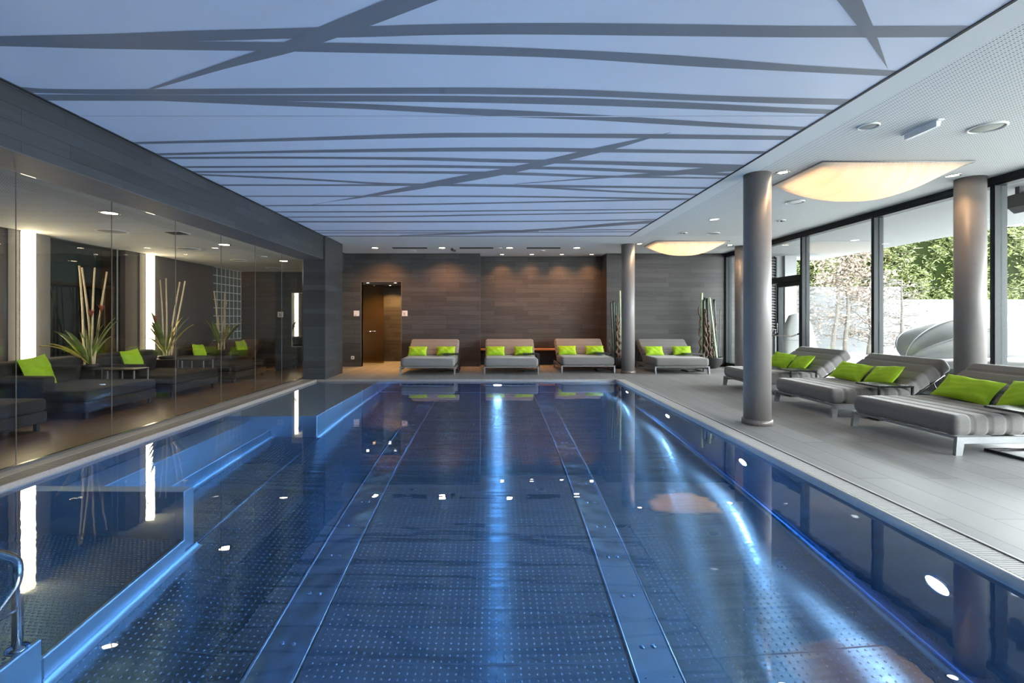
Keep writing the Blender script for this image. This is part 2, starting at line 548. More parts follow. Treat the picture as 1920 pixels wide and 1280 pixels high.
def spot_light(parent, loc, power, col=WARM, angle=95, blend=0.6, rad=0.04, rot=(0, 0, 0)):
    l = bpy.data.lights.new('lamp_light', 'SPOT')
    l.energy = power; l.color = col; l.spot_size = math.radians(angle); l.spot_blend = blend; l.shadow_soft_size = rad
    o = bpy.data.objects.new('lamp_light', l); COL.objects.link(o)
    o.parent = parent; o.location = loc; o.rotation_euler = rot
    return o

# ------------------------------------------------------------------ room shell
CZ = 2.98          # hall ceiling
BX0, BX1 = -4.03, -3.55   # tiled beam over the glass
BZ = 2.495         # underside of the beam = lounge ceiling
LX = -6.67         # lounge side wall
WX = 6.15          # window plane
YB = 12.75         # back wall
YN = 13.34         # back of the recessed niche
YF = -2.6          # wall behind the camera
PX0, PX1 = -3.70, 2.53    # pool water edges
PY0, PY1 = 0.9, 10.06
WZ = -0.045        # water level
PZ = -1.40         # pool bottom

# floor: deck around the pool
b = MB()
b.box(2.75, WX + 0.1, YF, YN + 0.02, -0.15, 0)
b.box(-4.03, 2.75, PY1 + 0.03, YN + 0.02, -0.15, 0)
b.box(-4.03, 2.75, YF, PY0 - 0.03, -0.15, 0)
b.box(-4.6, -2.3, YN + 0.02, 14.5, -0.15, 0)
struct('floor', b, 'deck', 'grey stone plank deck around the pool', 'floor')
b = MB()
b.box(LX - 0.2, -4.03, YF, YB, -0.15, 0.0)
struct('floor_lounge', b, 'lounge_floor', 'warm oak plank floor of the lounge behind the glass', 'floor')

# walls
b = MB()
b.box(LX - 0.2, -3.50, YB, YB + 0.12, 0, CZ)
b.box(-3.50, -2.46, YB, YB + 0.12, 2.23, CZ)
b.box(-2.46, -0.38, YB, YN + 0.1, 0, CZ)
struct('wall_back', b, 'tile_x', 'dark tiled back wall with the lit doorway', 'wall')
b = MB(); b.box(-0.38, 2.96, YN, YN + 0.12, 0, CZ)
struct('wall_niche', b, 'tile_x', 'warmly lit dark tiled wall of the recessed niche', 'wall')
b = MB(); b.box(2.96, WX + 0.35, YB, YN + 0.1, 0, CZ)
struct('wall_back_right', b, 'tile_x', 'grey tiled wall piece next to the windows', 'wall')
b = MB()
b.box(-4.6, -2.30, 14.35, 14.47, 0, 2.5)
b.box(-2.46, -2.34, YB + 0.12, 14.35, 0, 2.5)
b.box(-4.6, -4.48, YB + 0.12, 14.35, 0, 2.5)
struct('wall_passage', b, 'tile_x', 'tiled walls of the passage behind the doorway', 'wall')
b = MB(); b.box(-4.6, -2.34, YB + 0.02, 14.45, 2.23, 2.33)
struct('ceiling_passage', b, 'dark_wall', 'low ceiling of the passage behind the doorway', 'ceiling')
b = MB(); b.box(BX0 + 0.07, -3.51, 10.03, 11.18, 0, CZ)
struct('wall_pillar', b, 'tile_y', 'dark tiled pillar at the end of the glass partition', 'pillar')
b = MB()
b.box(BX0, BX1, YF, 10.03, BZ, CZ, 0)
b.box(BX0, BX0 + 0.1, 10.03, YB, BZ, CZ, 0)
b.box(BX0 + 0.002, BX1 - 0.002, YF, 10.03, BZ - 0.006, BZ, 1)
struct('beam', b, ['tile_y', 'beam_soffit'], 'dark tiled beam over the glass partition', 'beam')
b = MB(); b.box(LX - 0.3, WX + 0.1, YF - 0.12, YF, -0.1, CZ)
struct('wall_front', b, 'grey_wall', 'plain wall at the near end of the hall', 'wall')

# lounge side wall with lamp bays
b = MB()
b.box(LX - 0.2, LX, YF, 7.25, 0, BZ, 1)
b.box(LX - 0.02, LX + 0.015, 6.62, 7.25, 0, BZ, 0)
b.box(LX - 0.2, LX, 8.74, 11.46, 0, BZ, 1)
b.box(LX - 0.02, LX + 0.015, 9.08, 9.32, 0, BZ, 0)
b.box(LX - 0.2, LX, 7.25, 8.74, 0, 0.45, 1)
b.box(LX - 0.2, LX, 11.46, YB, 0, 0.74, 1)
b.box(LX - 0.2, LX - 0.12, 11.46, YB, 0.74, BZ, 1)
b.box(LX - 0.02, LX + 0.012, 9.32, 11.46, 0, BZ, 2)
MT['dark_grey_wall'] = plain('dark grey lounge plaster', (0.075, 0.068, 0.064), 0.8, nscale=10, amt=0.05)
struct('wall_left', b, ['grey_wall', 'dark_wall', 'dark_grey_wall'], 'dark side wall of the lounge with two lighter lamp bays', 'wall')

# ceilings
b = MB()
b.box(2.82, WX + 0.2, YF, PY1, CZ, CZ + 0.1)
struct('ceiling', b, 'perf', 'white perforated ceiling over the window side deck', 'ceiling')
b = MB(); b.box(BX0, WX + 0.2, PY1, YN + 0.1, CZ, CZ + 0.1)
struct('ceiling_back', b, 'white', 'white ceiling strip in front of the back wall', 'ceiling')
b = MB(); b.box(LX - 0.2, BX0, YF, YB, BZ, BZ + 0.1)
struct('ceiling_lounge', b, 'perf', 'white perforated ceiling of the lounge', 'ceiling')

# stretched membrane with the printed bands (pixel rows of the photo laid on the flat ceiling plane)
def ceil_pt(px, py, z=CZ):
    d = (z - CAM_H) * FPX / (598.0 - py)
    return ((px - 927.0) * d / FPX, d)
def clip_poly(poly, x0, x1, y0, y1):
    for (ax, lim, sgn) in ((0, x0, 1), (0, x1, -1), (1, y0, 1), (1, y1, -1)):
        out = []
        for i in range(len(poly)):
            p, q = poly[i - 1], poly[i]
            dp = (p[ax] - lim) * sgn; dq = (q[ax] - lim) * sgn
            if (dp < 0) != (dq < 0):
                t = dp / (dp - dq)
                out.append((p[0] + (q[0] - p[0]) * t, p[1] + (q[1] - p[1]) * t))
            if dq >= 0:
                out.append(q)
        poly = out
        if len(poly) < 3:
            return []
    return poly
def smooth_line(pts, n=8):
    """monotone samples along a pixel polyline (Catmull-Rom)"""
    out = []
    for i in range(len(pts) - 1):
        p0 = pts[max(i - 1, 0)]; p1 = pts[i]; p2 = pts[i + 1]; p3 = pts[min(i + 2, len(pts) - 1)]
        for k in range(n):
            t = k / n
            m1 = (p2[1] - p0[1]) / (p2[0] - p0[0]) * (p2[0] - p1[0])
            m2 = (p3[1] - p1[1]) / (p3[0] - p1[0]) * (p2[0] - p1[0])
            y = (2 * t**3 - 3 * t * t + 1) * p1[1] + (t**3 - 2 * t * t + t) * m1 + (-2 * t**3 + 3 * t * t) * p2[1] + (t**3 - t * t) * m2
            out.append((p1[0] + (p2[0] - p1[0]) * t, y))
    out.append(pts[-1])
    return out
def interp(line, x):
    for i in range(len(line) - 1):
        if line[i][0] <= x <= line[i + 1][0]:
            t = (x - line[i][0]) / max(1e-9, line[i + 1][0] - line[i][0])
            return line[i][1] + (line[i + 1][1] - line[i][1]) * t
    return line[0][1] if x < line[0][0] else line[-1][1]
BANDS = [  # (upper edge, lower edge) in photo pixels
 ([(-300, 71), (0, 67), (200, 63), (360, 57), (600, 51), (800, 45.5), (960, 43), (1100, 43), (1300, 45), (1500, 48), (1830, 48)],
  [(-300, 82), (0, 80), (370, 76.5), (540, 72), (700, 68.5), (800, 65.5), (960, 64), (1100, 65), (1300, 67.5), (1500, 69.5), (1830, 69)]),
 ([(-300, 77), (0, 77), (370, 76.6), (530, 78.5), (605, 79), (800, 83.5), (1050, 92), (1300, 105.5), (1500, 121.5), (1700, 133.5)],
  [(-300, 82), (0, 86), (200, 91), (480, 95), (700, 99), (800, 101), (1050, 108), (1300, 124), (1500, 134), (1700, 144)]),
 ([(20, 160), (40, 162.5), (85, 166), (280, 166.5), (500, 165), (700, 164), (830, 163.5), (960, 164.5), (1100, 168), (1300, 177), (1450, 182), (1620, 186.5)],
  [(20, 172), (40, 173), (250, 177), (500, 176), (830, 175.5), (960, 177), (1100, 180), (1300, 188), (1450, 193), (1620, 197.5)]),
 ([(20, 174), (60, 176), (250, 177.2), (500, 178), (830, 179), (960, 181), (1100, 184), (1300, 192), (1450, 200), (1600, 207)],
  [(20, 186), (90, 188), (300, 188.6), (530, 189.6), (700, 190), (830, 191), (960, 193.5), (1100, 197), (1300, 204), (1450, 210), (1600, 215)]),
 ([(300, 187.5), (530, 189.5), (700, 195), (800, 200), (960, 206), (1100, 213.5), (1300, 226), (1400, 232), (1540, 239)],
  [(300, 188.6), (500, 197), (700, 205), (820, 211.5), (960, 219), (1100, 224.5), (1300, 235.5), (1400, 240), (1540, 245)]),
 ([(200, 268), (245, 266), (500, 259.5), (800, 249.5), (960, 249), (1100, 250), (1250, 251), (1510, 255)],
  [(200, 271.5), (245, 270), (500, 265), (800, 258), (960, 257), (1100, 258), (1250, 259.5), (1510, 262.5)]),
 ([(270, 287.5), (500, 282.5), (800, 277), (960, 276), (1120, 278), (1200, 279.5), (1460, 283.5)],
  [(270, 291.5), (500, 287), (800, 284), (960, 283.5), (1120, 285), (1200, 286), (1460, 288.5)]),
 ([(280, 294), (500, 293), (700, 294), (800, 294.5), (925, 297.5), (1065, 300), (1250, 304), (1410, 309)],
  [(280, 298), (500, 297), (700, 298.5), (800, 300.5), (925, 304), (1065, 306.5), (1250, 312), (1410, 317)]),
 ([(330, 311), (600, 310), (800, 309), (940, 311), (1080, 313), (1240, 319), (1390, 325)],
  [(330, 314.5), (600, 313.8), (800, 314), (940, 316), (1080, 318.5), (1240, 325), (1390, 330)]),
 ([(350, 320), (600, 320), (800, 320.3), (965, 322.5), (1120, 328), (1250, 330.5), (1390, 333)],
  [(350, 323.8), (600, 323.5), (800, 325), (965, 327.8), (1120, 332.3), (1250, 333.5), (1390, 335.5)]),
 ([(350, 324.5), (575, 334), (720, 342.3), (850, 344.2), (1000, 346), (1160, 348), (1350, 351)],
  [(350, 327.5), (575, 337.5), (720, 345.5), (850, 348.8), (1000, 350.5), (1160, 352), (1350, 354)]),
 ([(390, 345.3), (600, 345.2), (775, 345), (880, 347)], [(390, 348), (600, 348.2), (775, 348.3), (880, 348.5)]),
 ([(940, 346), (1010, 349), (1100, 354), (1200, 359), (1330, 363.5)], [(940, 349), (1010, 352.5), (1100, 357.5), (1200, 362), (1330, 366.5)]),
 ([(430, 366.5), (700, 366.3), (950, 366.5), (1100, 368.5), (1320, 372)], [(430, 368.5), (700, 368.8), (950, 369.5), (1100, 371.5), (1320, 375)]),
 ([(470, 384.5), (750, 381.8), (900, 379.5), (1050, 376.3), (1200, 373.2), (1310, 372)], [(470, 386.5), (750, 384.6), (900, 382), (1050, 379), (1200, 376), (1310, 374.5)]),
 ([(500, 396), (800, 395), (1000, 393), (1280, 391)], [(500, 398), (800, 397.3), (1000, 395), (1280, 392.8)]),
 ([(520, 406), (750, 404.3), (900, 401.5), (1025, 400), (1270, 395.8)], [(520, 407.6), (750, 406.6), (900, 404), (1025, 402), (1270, 397.8)]),
 ([(540, 414), (800, 414), (1050, 413), (1240, 410)], [(540, 416.6), (800, 416.8), (1050, 415), (1240, 411.8)]),
 ([(980, 430.5), (1050, 426.5), (1140, 418.5), (1230, 412.5)], [(980, 432.5), (1050, 430), (1140, 424), (1230, 417.5)]),
 ([(570, 431), (800, 431.5), (1000, 430.8), (1210, 429)], [(570, 432.3), (800, 433), (1000, 432.2), (1210, 430.4)]),
 ([(590, 435.6), (800, 435.3), (1000, 434.5), (1200, 433.4)], [(590, 437), (800, 437), (1000, 436), (1200, 434.8)]),
 ([(750, 440.5), (850, 436.5), (935, 432.5), (1010, 430.5)], [(750, 441.5), (850, 439.8), (935, 436.5), (1010, 433.5)]),
 # diagonals
 ([(278, 165.8), (380, 130), (480, 95), (530, 79), (595, 51.5), (720, 0), (963, -100), (1150, -177)],
  [(278, 166.2), (292, 165), (420, 129), (550, 96.5), (605, 79), (692, 48.5), (820, 0), (1084, -100), (1150, -125)]),
 ([(582, 383.8), (670, 368.3), (775, 347.3), (865, 329), (940, 316), (1035, 296), (1120, 276), (1205, 258.5), (1257, 247.5)],
  [(582, 384.4), (620, 377.8), (690, 368.8), (850, 344), (960, 324), (1065, 300), (1155, 278), (1222, 258), (1257, 248.2)]),
 ([(965, 344.2), (1130, 331), (1240, 322), (1330, 313), (1410, 308.5)],
  [(965, 345), (1170, 331.5), (1255, 328.5), (1340, 323), (1410, 317.5)]),
]
b = MB()
PXL, PXR = BX1, 2.82
b.box(PXL, PXR, YF, PY1, CZ, CZ + 0.1, 0)
NPRINT = [0]
def add_print(poly):
    poly = clip_poly(poly, PXL + 0.004, PXR - 0.004, YF + 0.02, PY1 - 0.02)
    if len(poly) >= 3:
        b.add([(p[0], p[1], CZ - 0.0020 - 0.00004 * NPRINT[0]) for p in poly], [tuple(range(len(poly)))], 1)
for up, lo in BANDS:
    NPRINT[0] += 1
    U = smooth_line(up); Lo = smooth_line(lo)
    xs = sorted({round(p[0], 2) for p in U} | {round(p[0], 2) for p in Lo})
    xs = [x for x in xs if max(U[0][0], Lo[0][0]) <= x <= min(U[-1][0], Lo[-1][0])]
    for xa, xb in zip(xs[:-1], xs[1:]):
        q = [(xa, interp(U, xa)), (xb, interp(U, xb)), (xb, interp(Lo, xb)), (xa, interp(Lo, xa))]
        add_print([ceil_pt(*p) for p in q])
NPRINT[0] += 1
for q in ([(1570, 0), (1607.5, 47.5), (1637, 47.5), (1617, 0)], [(1607.5, 47.5), (1625, 70), (1645, 70), (1637, 47.5)],
          [(1625, 70), (1665, 129), (1645, 70)], [(1491, -100), (1570, 0), (1617, 0), (1575, -100)]):
    add_print([ceil_pt(*p) for p in q])
for ya in (4.12,):   # membrane seam
    b.box(PXL, PXR, ya, ya + 0.012, CZ - 0.004, CZ - 0.001, 0)
    b.add([(PXL, ya - 0.006, CZ - 0.003), (PXR, ya - 0.006, CZ - 0.003), (PXR, ya - 0.001, CZ - 0.003), (PXL, ya - 0.001, CZ - 0.003)], [(0, 1, 2, 3)], 1)
struct('ceiling_panel', b, ['membrane', 'membrane_print'], 'bluish stretched ceiling with crossing grey bands over the pool', 'ceiling')
b = MB()
b.box(PXR - 0.012, PXR + 0.012, YF, PY1, CZ - 0.006, CZ - 0.001)
b.box(PXL, PXR, PY1 - 0.012, PY1 + 0.012, CZ - 0.006, CZ - 0.001)
b.box(BX1 - 0.002, BX1 + 0.016, YF, PY1, CZ - 0.012, CZ - 0.001)
struct('trim_1', b, 'anthracite', 'thin dark edge profile around the stretched ceiling', 'trim')

# ------------------------------------------------------------------ window front
MY = [-1.60, 0.27, 2.15, 4.03, 5.90, 7.77, 9.58, 11.40, 12.72]
MW = 0.03
for i in range(len(MY) - 1):
    y0, y1 = MY[i], MY[i + 1]
    b = MB()
    b.box(WX - 0.075, WX + 0.075, y1 - MW, y1 + MW, 0, CZ)
    b.box(WX - 0.07, WX + 0.07, y0 + MW, y1 - MW, 2.87, CZ)
    b.box(WX - 0.07, WX + 0.07, y0 + MW, y1 - MW, 0, 0.11)  # bottom rail shaped taller than real to block low daylight under the loungers
    b.box(WX - 0.08, WX - 0.06, y1 - 0.012, y1 + 0.012, 0, CZ)
    if y0 == 9.58:
        b.box(WX - 0.08, WX + 0.08, y0 + MW, y1 - MW, 2.02, 2.14)
    o = struct('window_%d' % (i + 1), b, 'anthracite', 'anthracite framed glass bay %s' % (
        'with the terrace door' if y0 == 9.58 else 'of the garden front'), 'window')
    p = MB()
    if y0 == 9.58:
        p.box(WX - 0.012, WX + 0.012, y0 + MW, y1 - MW, 2.14, 2.87)
        p.box(WX - 0.012, WX + 0.012, 10.47, y1 - MW, 0.11, 2.02)
    else:
        p.box(WX - 0.012, WX + 0.012, y0 + MW, y1 - MW, 0.11, 2.87)
    p.build('pane', 'pane', o)
b = MB()
b.box(WX - 0.10, WX + 0.10, YF, -1.60, 0, CZ)
struct('wall_right', b, 'grey_wall', 'wall stub beside the windows', 'wall')
# terrace door
b = MB()
for (ya, yb) in ((9.615, 9.69), (10.39, 10.465)):
    b.box(WX - 0.05, WX + 0.05, ya, yb, 0.01, 2.015)
b.box(WX - 0.05, WX + 0.05, 9.69, 10.39, 0.01, 0.12)
b.box(WX - 0.05, WX + 0.05, 9.69, 10.39, 1.93, 2.015)
d1 = struct('door_1', b, 'anthracite', 'anthracite framed glass door to the terrace', 'door')
p = MB(); p.box(WX - 0.01, WX + 0.01, 9.69, 10.39, 0.12, 1.93); p.build('pane', 'pane', d1)
p = MB()
p.tube([(WX - 0.06, 10.43, 0.93), (WX - 0.17, 10.43, 0.90), (WX - 0.17, 10.40, 0.90), (WX - 0.17, 9.72, 0.905), (WX - 0.06, 9.66, 0.96)], 0.014, 10)
p.build('push_bar', 'chrome', d1)
p = MB()
p.bbox(WX - 0.07, WX - 0.05, 10.405, 10.45, 0.95, 1.16, 0.004)
p.tube([(WX - 0.07, 10.43, 1.02), (WX - 0.13, 10.43, 1.02), (WX - 0.13, 10.55, 0.93)], 0.011, 8)
p.build('handle', 'chrome', d1)
b = MB()
b.box(WX - 0.09, WX - 0.07, YF, 12.7, 2.90, 2.935)
struct('trim_2', b, 'anthracite', 'dark shading rail along the window heads', 'trim')

# glass partition between hall and lounge
gy = 10.185
k = 1
b = MB()
while gy - 1.01 > -2.0:
    g = MB(); g.box(BX0 - 0.006, BX0 + 0.006, gy - 1.015, gy - 0.004, 0.025, BZ - 0.008)
    o = struct('window_%d' % (20 + k), g, 'pane_lounge', 'frameless glass panel of the lounge partition', 'window')
    g = MB(); g.box(BX0 - 0.004, BX0 + 0.004, gy - 1.0167, gy - 1.0143, 0.025, BZ - 0.008); g.build('edge_seal', 'glass_edge', o)
    gy -= 1.019; k += 1
b.box(BX0 - 0.018, BX0 + 0.018, YF, 10.19, 0, 0.022)
b.box(BX0 - 0.014, BX0 + 0.014, 10.18, 10.2, 0, BZ)
struct('trim_3', b, 'chrome', 'slim metal track under the lounge glass', 'trim')

# ------------------------------------------------------------------ pool
pool = thing('swimming_pool', 'large stainless steel swimming pool with dimpled floor and underwater steps', 'swimming pool', (0, 0, 0))
def dimple_sheet(name, mat, parent, rect, z, pitch, rad, height, stagger=False, skip=(), seg=7, oval=1.0):
    """flat steel sheet with pressed round studs, one mesh"""
    x0, x1, y0, y1 = rect
    gx = np.arange(x0 + pitch[0], x1 - pitch[0] * 0.6, pitch[0]); gy_ = np.arange(y0 + pitch[1], y1 - pitch[1] * 0.6, pitch[1])
    X, Y = np.meshgrid(gx, gy_)
    if stagger:
        X[1::2] += pitch[0] / 2
    cx, cy_ = X.ravel(), Y.ravel()
    k = np.ones(len(cx), bool)
    for (a, b_) in skip:
        k &= ~((cx > a) & (cx < b_))
    cx, cy_ = cx[k], cy_[k]
    n = len(cx)
    t = np.linspace(0, 2 * np.pi, seg, endpoint=False)
    ring = np.stack([np.cos(t) * oval, np.sin(t)], 1)
    loc = np.concatenate([np.c_[ring * rad, np.full(seg, 0.0)], np.c_[ring * rad * 0.6, np.full(seg, height * 0.75)], [[0, 0, height]]])
    m_ = len(loc)
    V = (np.stack([cx, cy_, np.full(n, z)], 1)[:, None, :] + loc[None]).reshape(-1, 3)
    i = np.arange(seg); j = (i + 1) % seg
    quad = np.stack([i, j, seg + j, seg + i], 1); tri = np.stack([seg + i, seg + j, np.full(seg, 2 * seg)], 1)
    off = np.arange(n)[:, None, None] * m_
    Q = (quad[None] + off).reshape(-1, 4); T = (tri[None] + off).reshape(-1, 3)
    nb = len(V)
    V = np.concatenate([V, [[x0, y0, z], [x1, y0, z], [x1, y1, z], [x0, y1, z]]])
    Q = np.concatenate([Q, [[nb, nb + 1, nb + 2, nb + 3]]])
    me = bpy.data.meshes.new(name)
    me.vertices.add(len(V)); me.vertices.foreach_set('co', V.ravel().astype(np.float32))
    me.loops.add(Q.size + T.size); me.loops.foreach_set('vertex_index', np.concatenate([Q.ravel(), T.ravel()]).astype(np.int32))
    me.polygons.add(len(Q) + len(T))
    me.polygons.foreach_set('loop_start', np.concatenate([np.arange(len(Q)) * 4, Q.size + np.arange(len(T)) * 3]).astype(np.int32))
    me.polygons.foreach_set('use_smooth', np.ones(len(Q) + len(T), bool))
    me.materials.append(MT[mat])
    me.update(calc_edges=True)
    o = bpy.data.objects.new(name, me); COL.objects.link(o); o.parent = parent
    return o
dimple_sheet('basin_floor', 'steel_floor', pool, (PX0, PX1, PY0, PY1), PZ, (0.047, 0.043), 0.0085, 0.0050, False, ((-1.43, -1.10), (0.78, 1.095)), oval=0.72)

def cove(mb, p0, p1, din, r=0.07, seg=6):
    """quarter-round between floor and wall; p0,p1 along the foot of the wall, din = horizontal unit pointing into the pool"""
    ring = []
    for q in (p0, p1):
        for i in range(seg + 1):
            a = math.pi / 2 * i / seg
            off = r * (1 - math.sin(a)); h = r * (1 - math.cos(a))
            ring.append((q[0] + din[0] * off, q[1] + din[1] * off, PZ + 0.002 + h))
    mb.add(ring, [(i, i + 1, seg + 2 + i, seg + 1 + i) for i in range(seg)], 0, True)

def wall_part(name, x0, x1, y0, y1, cv=None, mat='steel'):
    m = MB(); m.box(x0, x1, y0, y1, PZ - 0.05, -0.002)
    if cv:
        cove(m, *cv)
    return m.build(name, mat, pool)
wall_part('basin_wall', PX1, PX1 + 0.02, PY0, PY1, ((PX1, PY0), (PX1, PY1), (-1, 0)))
wall_part('basin_wall', PX0 - 0.02, PX1 + 0.02, PY1, PY1 + 0.02, ((-2.43, PY1), (PX1, PY1), (0, -1)))
wall_part('basin_wall', PX0 - 0.02, PX0, PY0, PY1)
wall_part('basin_wall', PX0 - 0.02, PX1 + 0.02, PY0 - 0.02, PY0)
# long smooth channels in the floor
for (xa, xb) in ((-1.40, -1.13), (0.81, 1.065)):
    m = MB()
    m.box(xa, xb, PY0, PY1 - 0.08, PZ, PZ + 0.006, 0)
    for xe in (xa, xb):
        m.box(xe - 0.02, xe + 0.02, PY0, PY1 - 0.08, PZ, PZ + 0.003, 1)
        m.tube([(xe, PY0, PZ + 0.004), (xe, PY1 - 0.08, PZ + 0.004)], 0.009, 8, 2)
    y = PY0 + 0.3
    while y < PY1 - 0.3:
        for dx in (-0.035, 0.035):
            xm = (xa + xb) / 2 + dx
            m.lathe([(0.017, 0), (0.013, 0.006), (0.0, 0.009)], (xm, y, PZ + 0.006), 10, 2)
        for dx in (-0.08, 0.08):
            m.lathe([(0.005, 0), (0.0, 0.005)], ((xa + xb) / 2 + dx, y + 0.22, PZ + 0.006), 6, 2)
        y += 0.44
    m.build('floor_channel', ['steel_wave', 'grate_dark', 'steel'], pool)
m = MB()
m.tube([(-2.405, 3.8, PZ), (-2.405, 6.66, PZ)], 0.011, 8)
for yy in (2.86, 4.9, 7.0):
    m.box(-2.4, PX1 - 0.07, yy - 0.006, yy + 0.006, PZ, PZ + 0.002)
m.build('weld_seam', 'steel', pool)
# bubble bench at the far left, two ledges, partition and entry platform
m = MB(); m.bbox(PX0, -2.43, 6.63, PY1, PZ, -0.22, 0.012)
cove(m, (-2.43, 6.63), (-2.43, PY1), (1, 0), 0.05)
m.build('bubble_bench', 'steel_satin', pool)
m = MB()
m.bbox(PX0, -3.06, 3.88, 6.63, PZ, -1.02, 0.01)
cove(m, (-3.06, 3.88), (-3.06, 6.63), (1, 0), 0.05)
m.build('ledge', 'steel_satin', pool)
m = MB(); m.bbox(PX0, -3.35, 3.88, 6.63, -1.02, -0.55, 0.01); m.build('ledge', 'steel_satin', pool)
m = MB(); m.bbox(PX0, -2.41, 3.76, 3.88, PZ, -0.20, 0.006); m.build('partition', 'steel_satin', pool)
m = MB(); m.bbox(PX0, -2.40, 2.57, 3.76, PZ, -1.154, 0.008)
cove(m, (-2.40, 2.57), (-2.40, 3.9), (1, 0), 0.05)
m.build('entry_platform', 'steel_satin', pool)
dimple_sheet('grip_plate', 'steel_grip', pool, (PX0, -2.425, 2.575, 3.755), -1.150, (0.034, 0.024), 0.0085, 0.0050, True, oval=1.5)
for i, (ya, yb, zt) in enumerate(((2.0, 2.57, -0.95), (1.45, 2.0, -0.72), (0.9, 1.45, -0.48))):
    m = MB(); m.bbox(PX0, -2.40, ya, yb, PZ, zt - 0.004, 0.008); st = m.build('entry_step', 'steel_satin', pool)
    dimple_sheet('grip_plate', 'steel_grip', st, (PX0, -2.425, ya + 0.004, yb - 0.004), zt, (0.032, 0.022), 0.0075, 0.0030, True, oval=1.5)
# overflow lips and gutters
m = MB(); m.bbox(PX1 - 0.004, PX1 + 0.026, PY0, PY1, -0.10, 0.0, 0.008, seg=3); m.build('overflow_lip', 'lip', pool)
m = MB(); m.bbox(PX0 - 0.026, PX0 + 0.004, PY0, PY1, -0.10, 0.0, 0.008, seg=3); m.build('overflow_lip', 'grate_shaded', pool)
m = MB(); m.bbox(PX0 - 0.026, 2.75, PY1 - 0.004, PY1 + 0.03, -0.10, 0.001, 0.008, seg=3); m.build('overflow_lip', 'grate_shaded', pool)
m = MB(); m.bbox(PX0 - 0.026, 2.75, PY0 - 0.03, PY0 + 0.004, -0.10, 0.001, 0.008, seg=3); m.build('overflow_lip', 'lip', pool)
for (xa, xb, xf) in ((PX1 + 0.028, 2.716, 1), (-3.885, PX0 - 0.028, -1)):
    m = MB()
    m.box(xa, xb, PY0, PY1, -0.05, -0.022, 1)
    y = PY0 + 0.01
    while y < PY1 - 0.01:
        m.box(xa + 0.002, xb - 0.002, y, y + 0.0135, -0.020, -0.002, 0)
        y += 0.02
    if xf > 0:
        m.box(2.716, 2.722, PY0, PY1, -0.05, -0.012, 1)
        m.box(2.722, 2.742, PY0, PY1 + 0.03, -0.05, 0.003, 0)
        m.box(2.742, 2.752, PY0, PY1 + 0.03, -0.05, -0.006, 1)
    else:
        m.box(-3.892, -3.886, PY0, PY1, -0.05, -0.004, 1)
    m.build('overflow_grate', ['grate' if xf > 0 else 'grate_shaded', 'grate_dark'], pool)
b = MB(); b.box(-4.03, -3.892, PY0 - 0.03, PY1 + 0.03, -0.15, 0.001)
struct('trim_4', b, 'grate_shaded', 'narrow stone strip between the pool gutter and the lounge glass', 'trim')
# water body
b = MB(); b.box(PX0 - 0.012, PX1 + 0.012, PY0 - 0.012, PY1 + 0.012, PZ - 0.2, WZ)
w = b.build('pool_water', 'water')
tag(w, 'calm blue water filling the stainless steel pool', 'water', kind='stuff')

def pool_light(loc, rz, label):
    t = thing('underwater_light', label, 'underwater light', loc, rz, 'round lights in the pool walls')
    m = MB()      # local +x points into the pool
    m.lathe([(0.092, 0.0), (0.092, 0.012), (0.078, 0.018), (0.076, 0.004)], (0, 0, 0), 32, 0, 'x')
    m.build('ring', 'chrome', t)
    m = MB(); m.lathe([(0.076, 0.002), (0.076, 0.008), (0.05, 0.012), (0, 0.013)], (0, 0, 0), 32, 0, 'x')
    m.build('lens', 'pool_lamp', t)
    return t
p0 = pool_light((PX1 - 0.002, 2.75, -0.60), math.pi, 'glowing round underwater light largest in view, low in the window side pool wall')
dup(p0, (PX1 - 0.002, 4.90, -0.60), math.pi, 'glowing underwater light in the window side pool wall, just short of the near column reflection')
dup(p0, (PX1 - 0.002, 7.03, -0.60), math.pi, 'third glowing underwater light along the window side pool wall')
dup(p0, (PX1 - 0.002, 9.18, -0.60), math.pi, 'small glowing underwater light near the far corner of the window side wall')
dup(p0, (0.067, PY1 - 0.002, -0.56), -math.pi / 2, 'glowing underwater light in the middle of the far pool wall below the daybeds')

# stainless handrail at the entry steps
t = thing('handrail', 'polished stainless handrail rising out of the pool entry steps', 'handrail', (-2.455, 2.49, -0.95))
m = MB()
R = 0.023
path = [(0, 0, 0), (0, 0, 0.92)]
for i in range(1, 6):
    a = math.radians(52) * i / 5
    path.append((0, -0.09 * (1 - math.cos(a)), 0.92 + 0.09 * math.sin(a)))
e = path[-1]
path += [(0, e[1] - 0.55, e[2] + 0.43), (0, e[1] - 0.75, e[2] + 0.57), (0, e[1] - 0.85, e[2] + 0.60), (0, e[1] - 1.3, e[2] + 0.60), (0, e[1] - 1.4, e[2] + 0.55), (0, e[1] - 1.42, e[2] + 0.4), (0, e[1] - 1.42, 0.43)]
m.tube(path, R, 16)
m.build('rail', 'chrome', t)
m = MB(); m.tube([(0, 0, 0.42), (0, -0.45, 0.46), (0, -0.9, 0.60)], 0.014, 12); m.build('crossbar', 'chrome', t)
m = MB(); m.lathe([(0.05, 0), (0.05, 0.006), (0.03, 0.012), (0.026, 0.014)], (0, 0, 0), 24); m.build('base_flange', 'chrome', t)

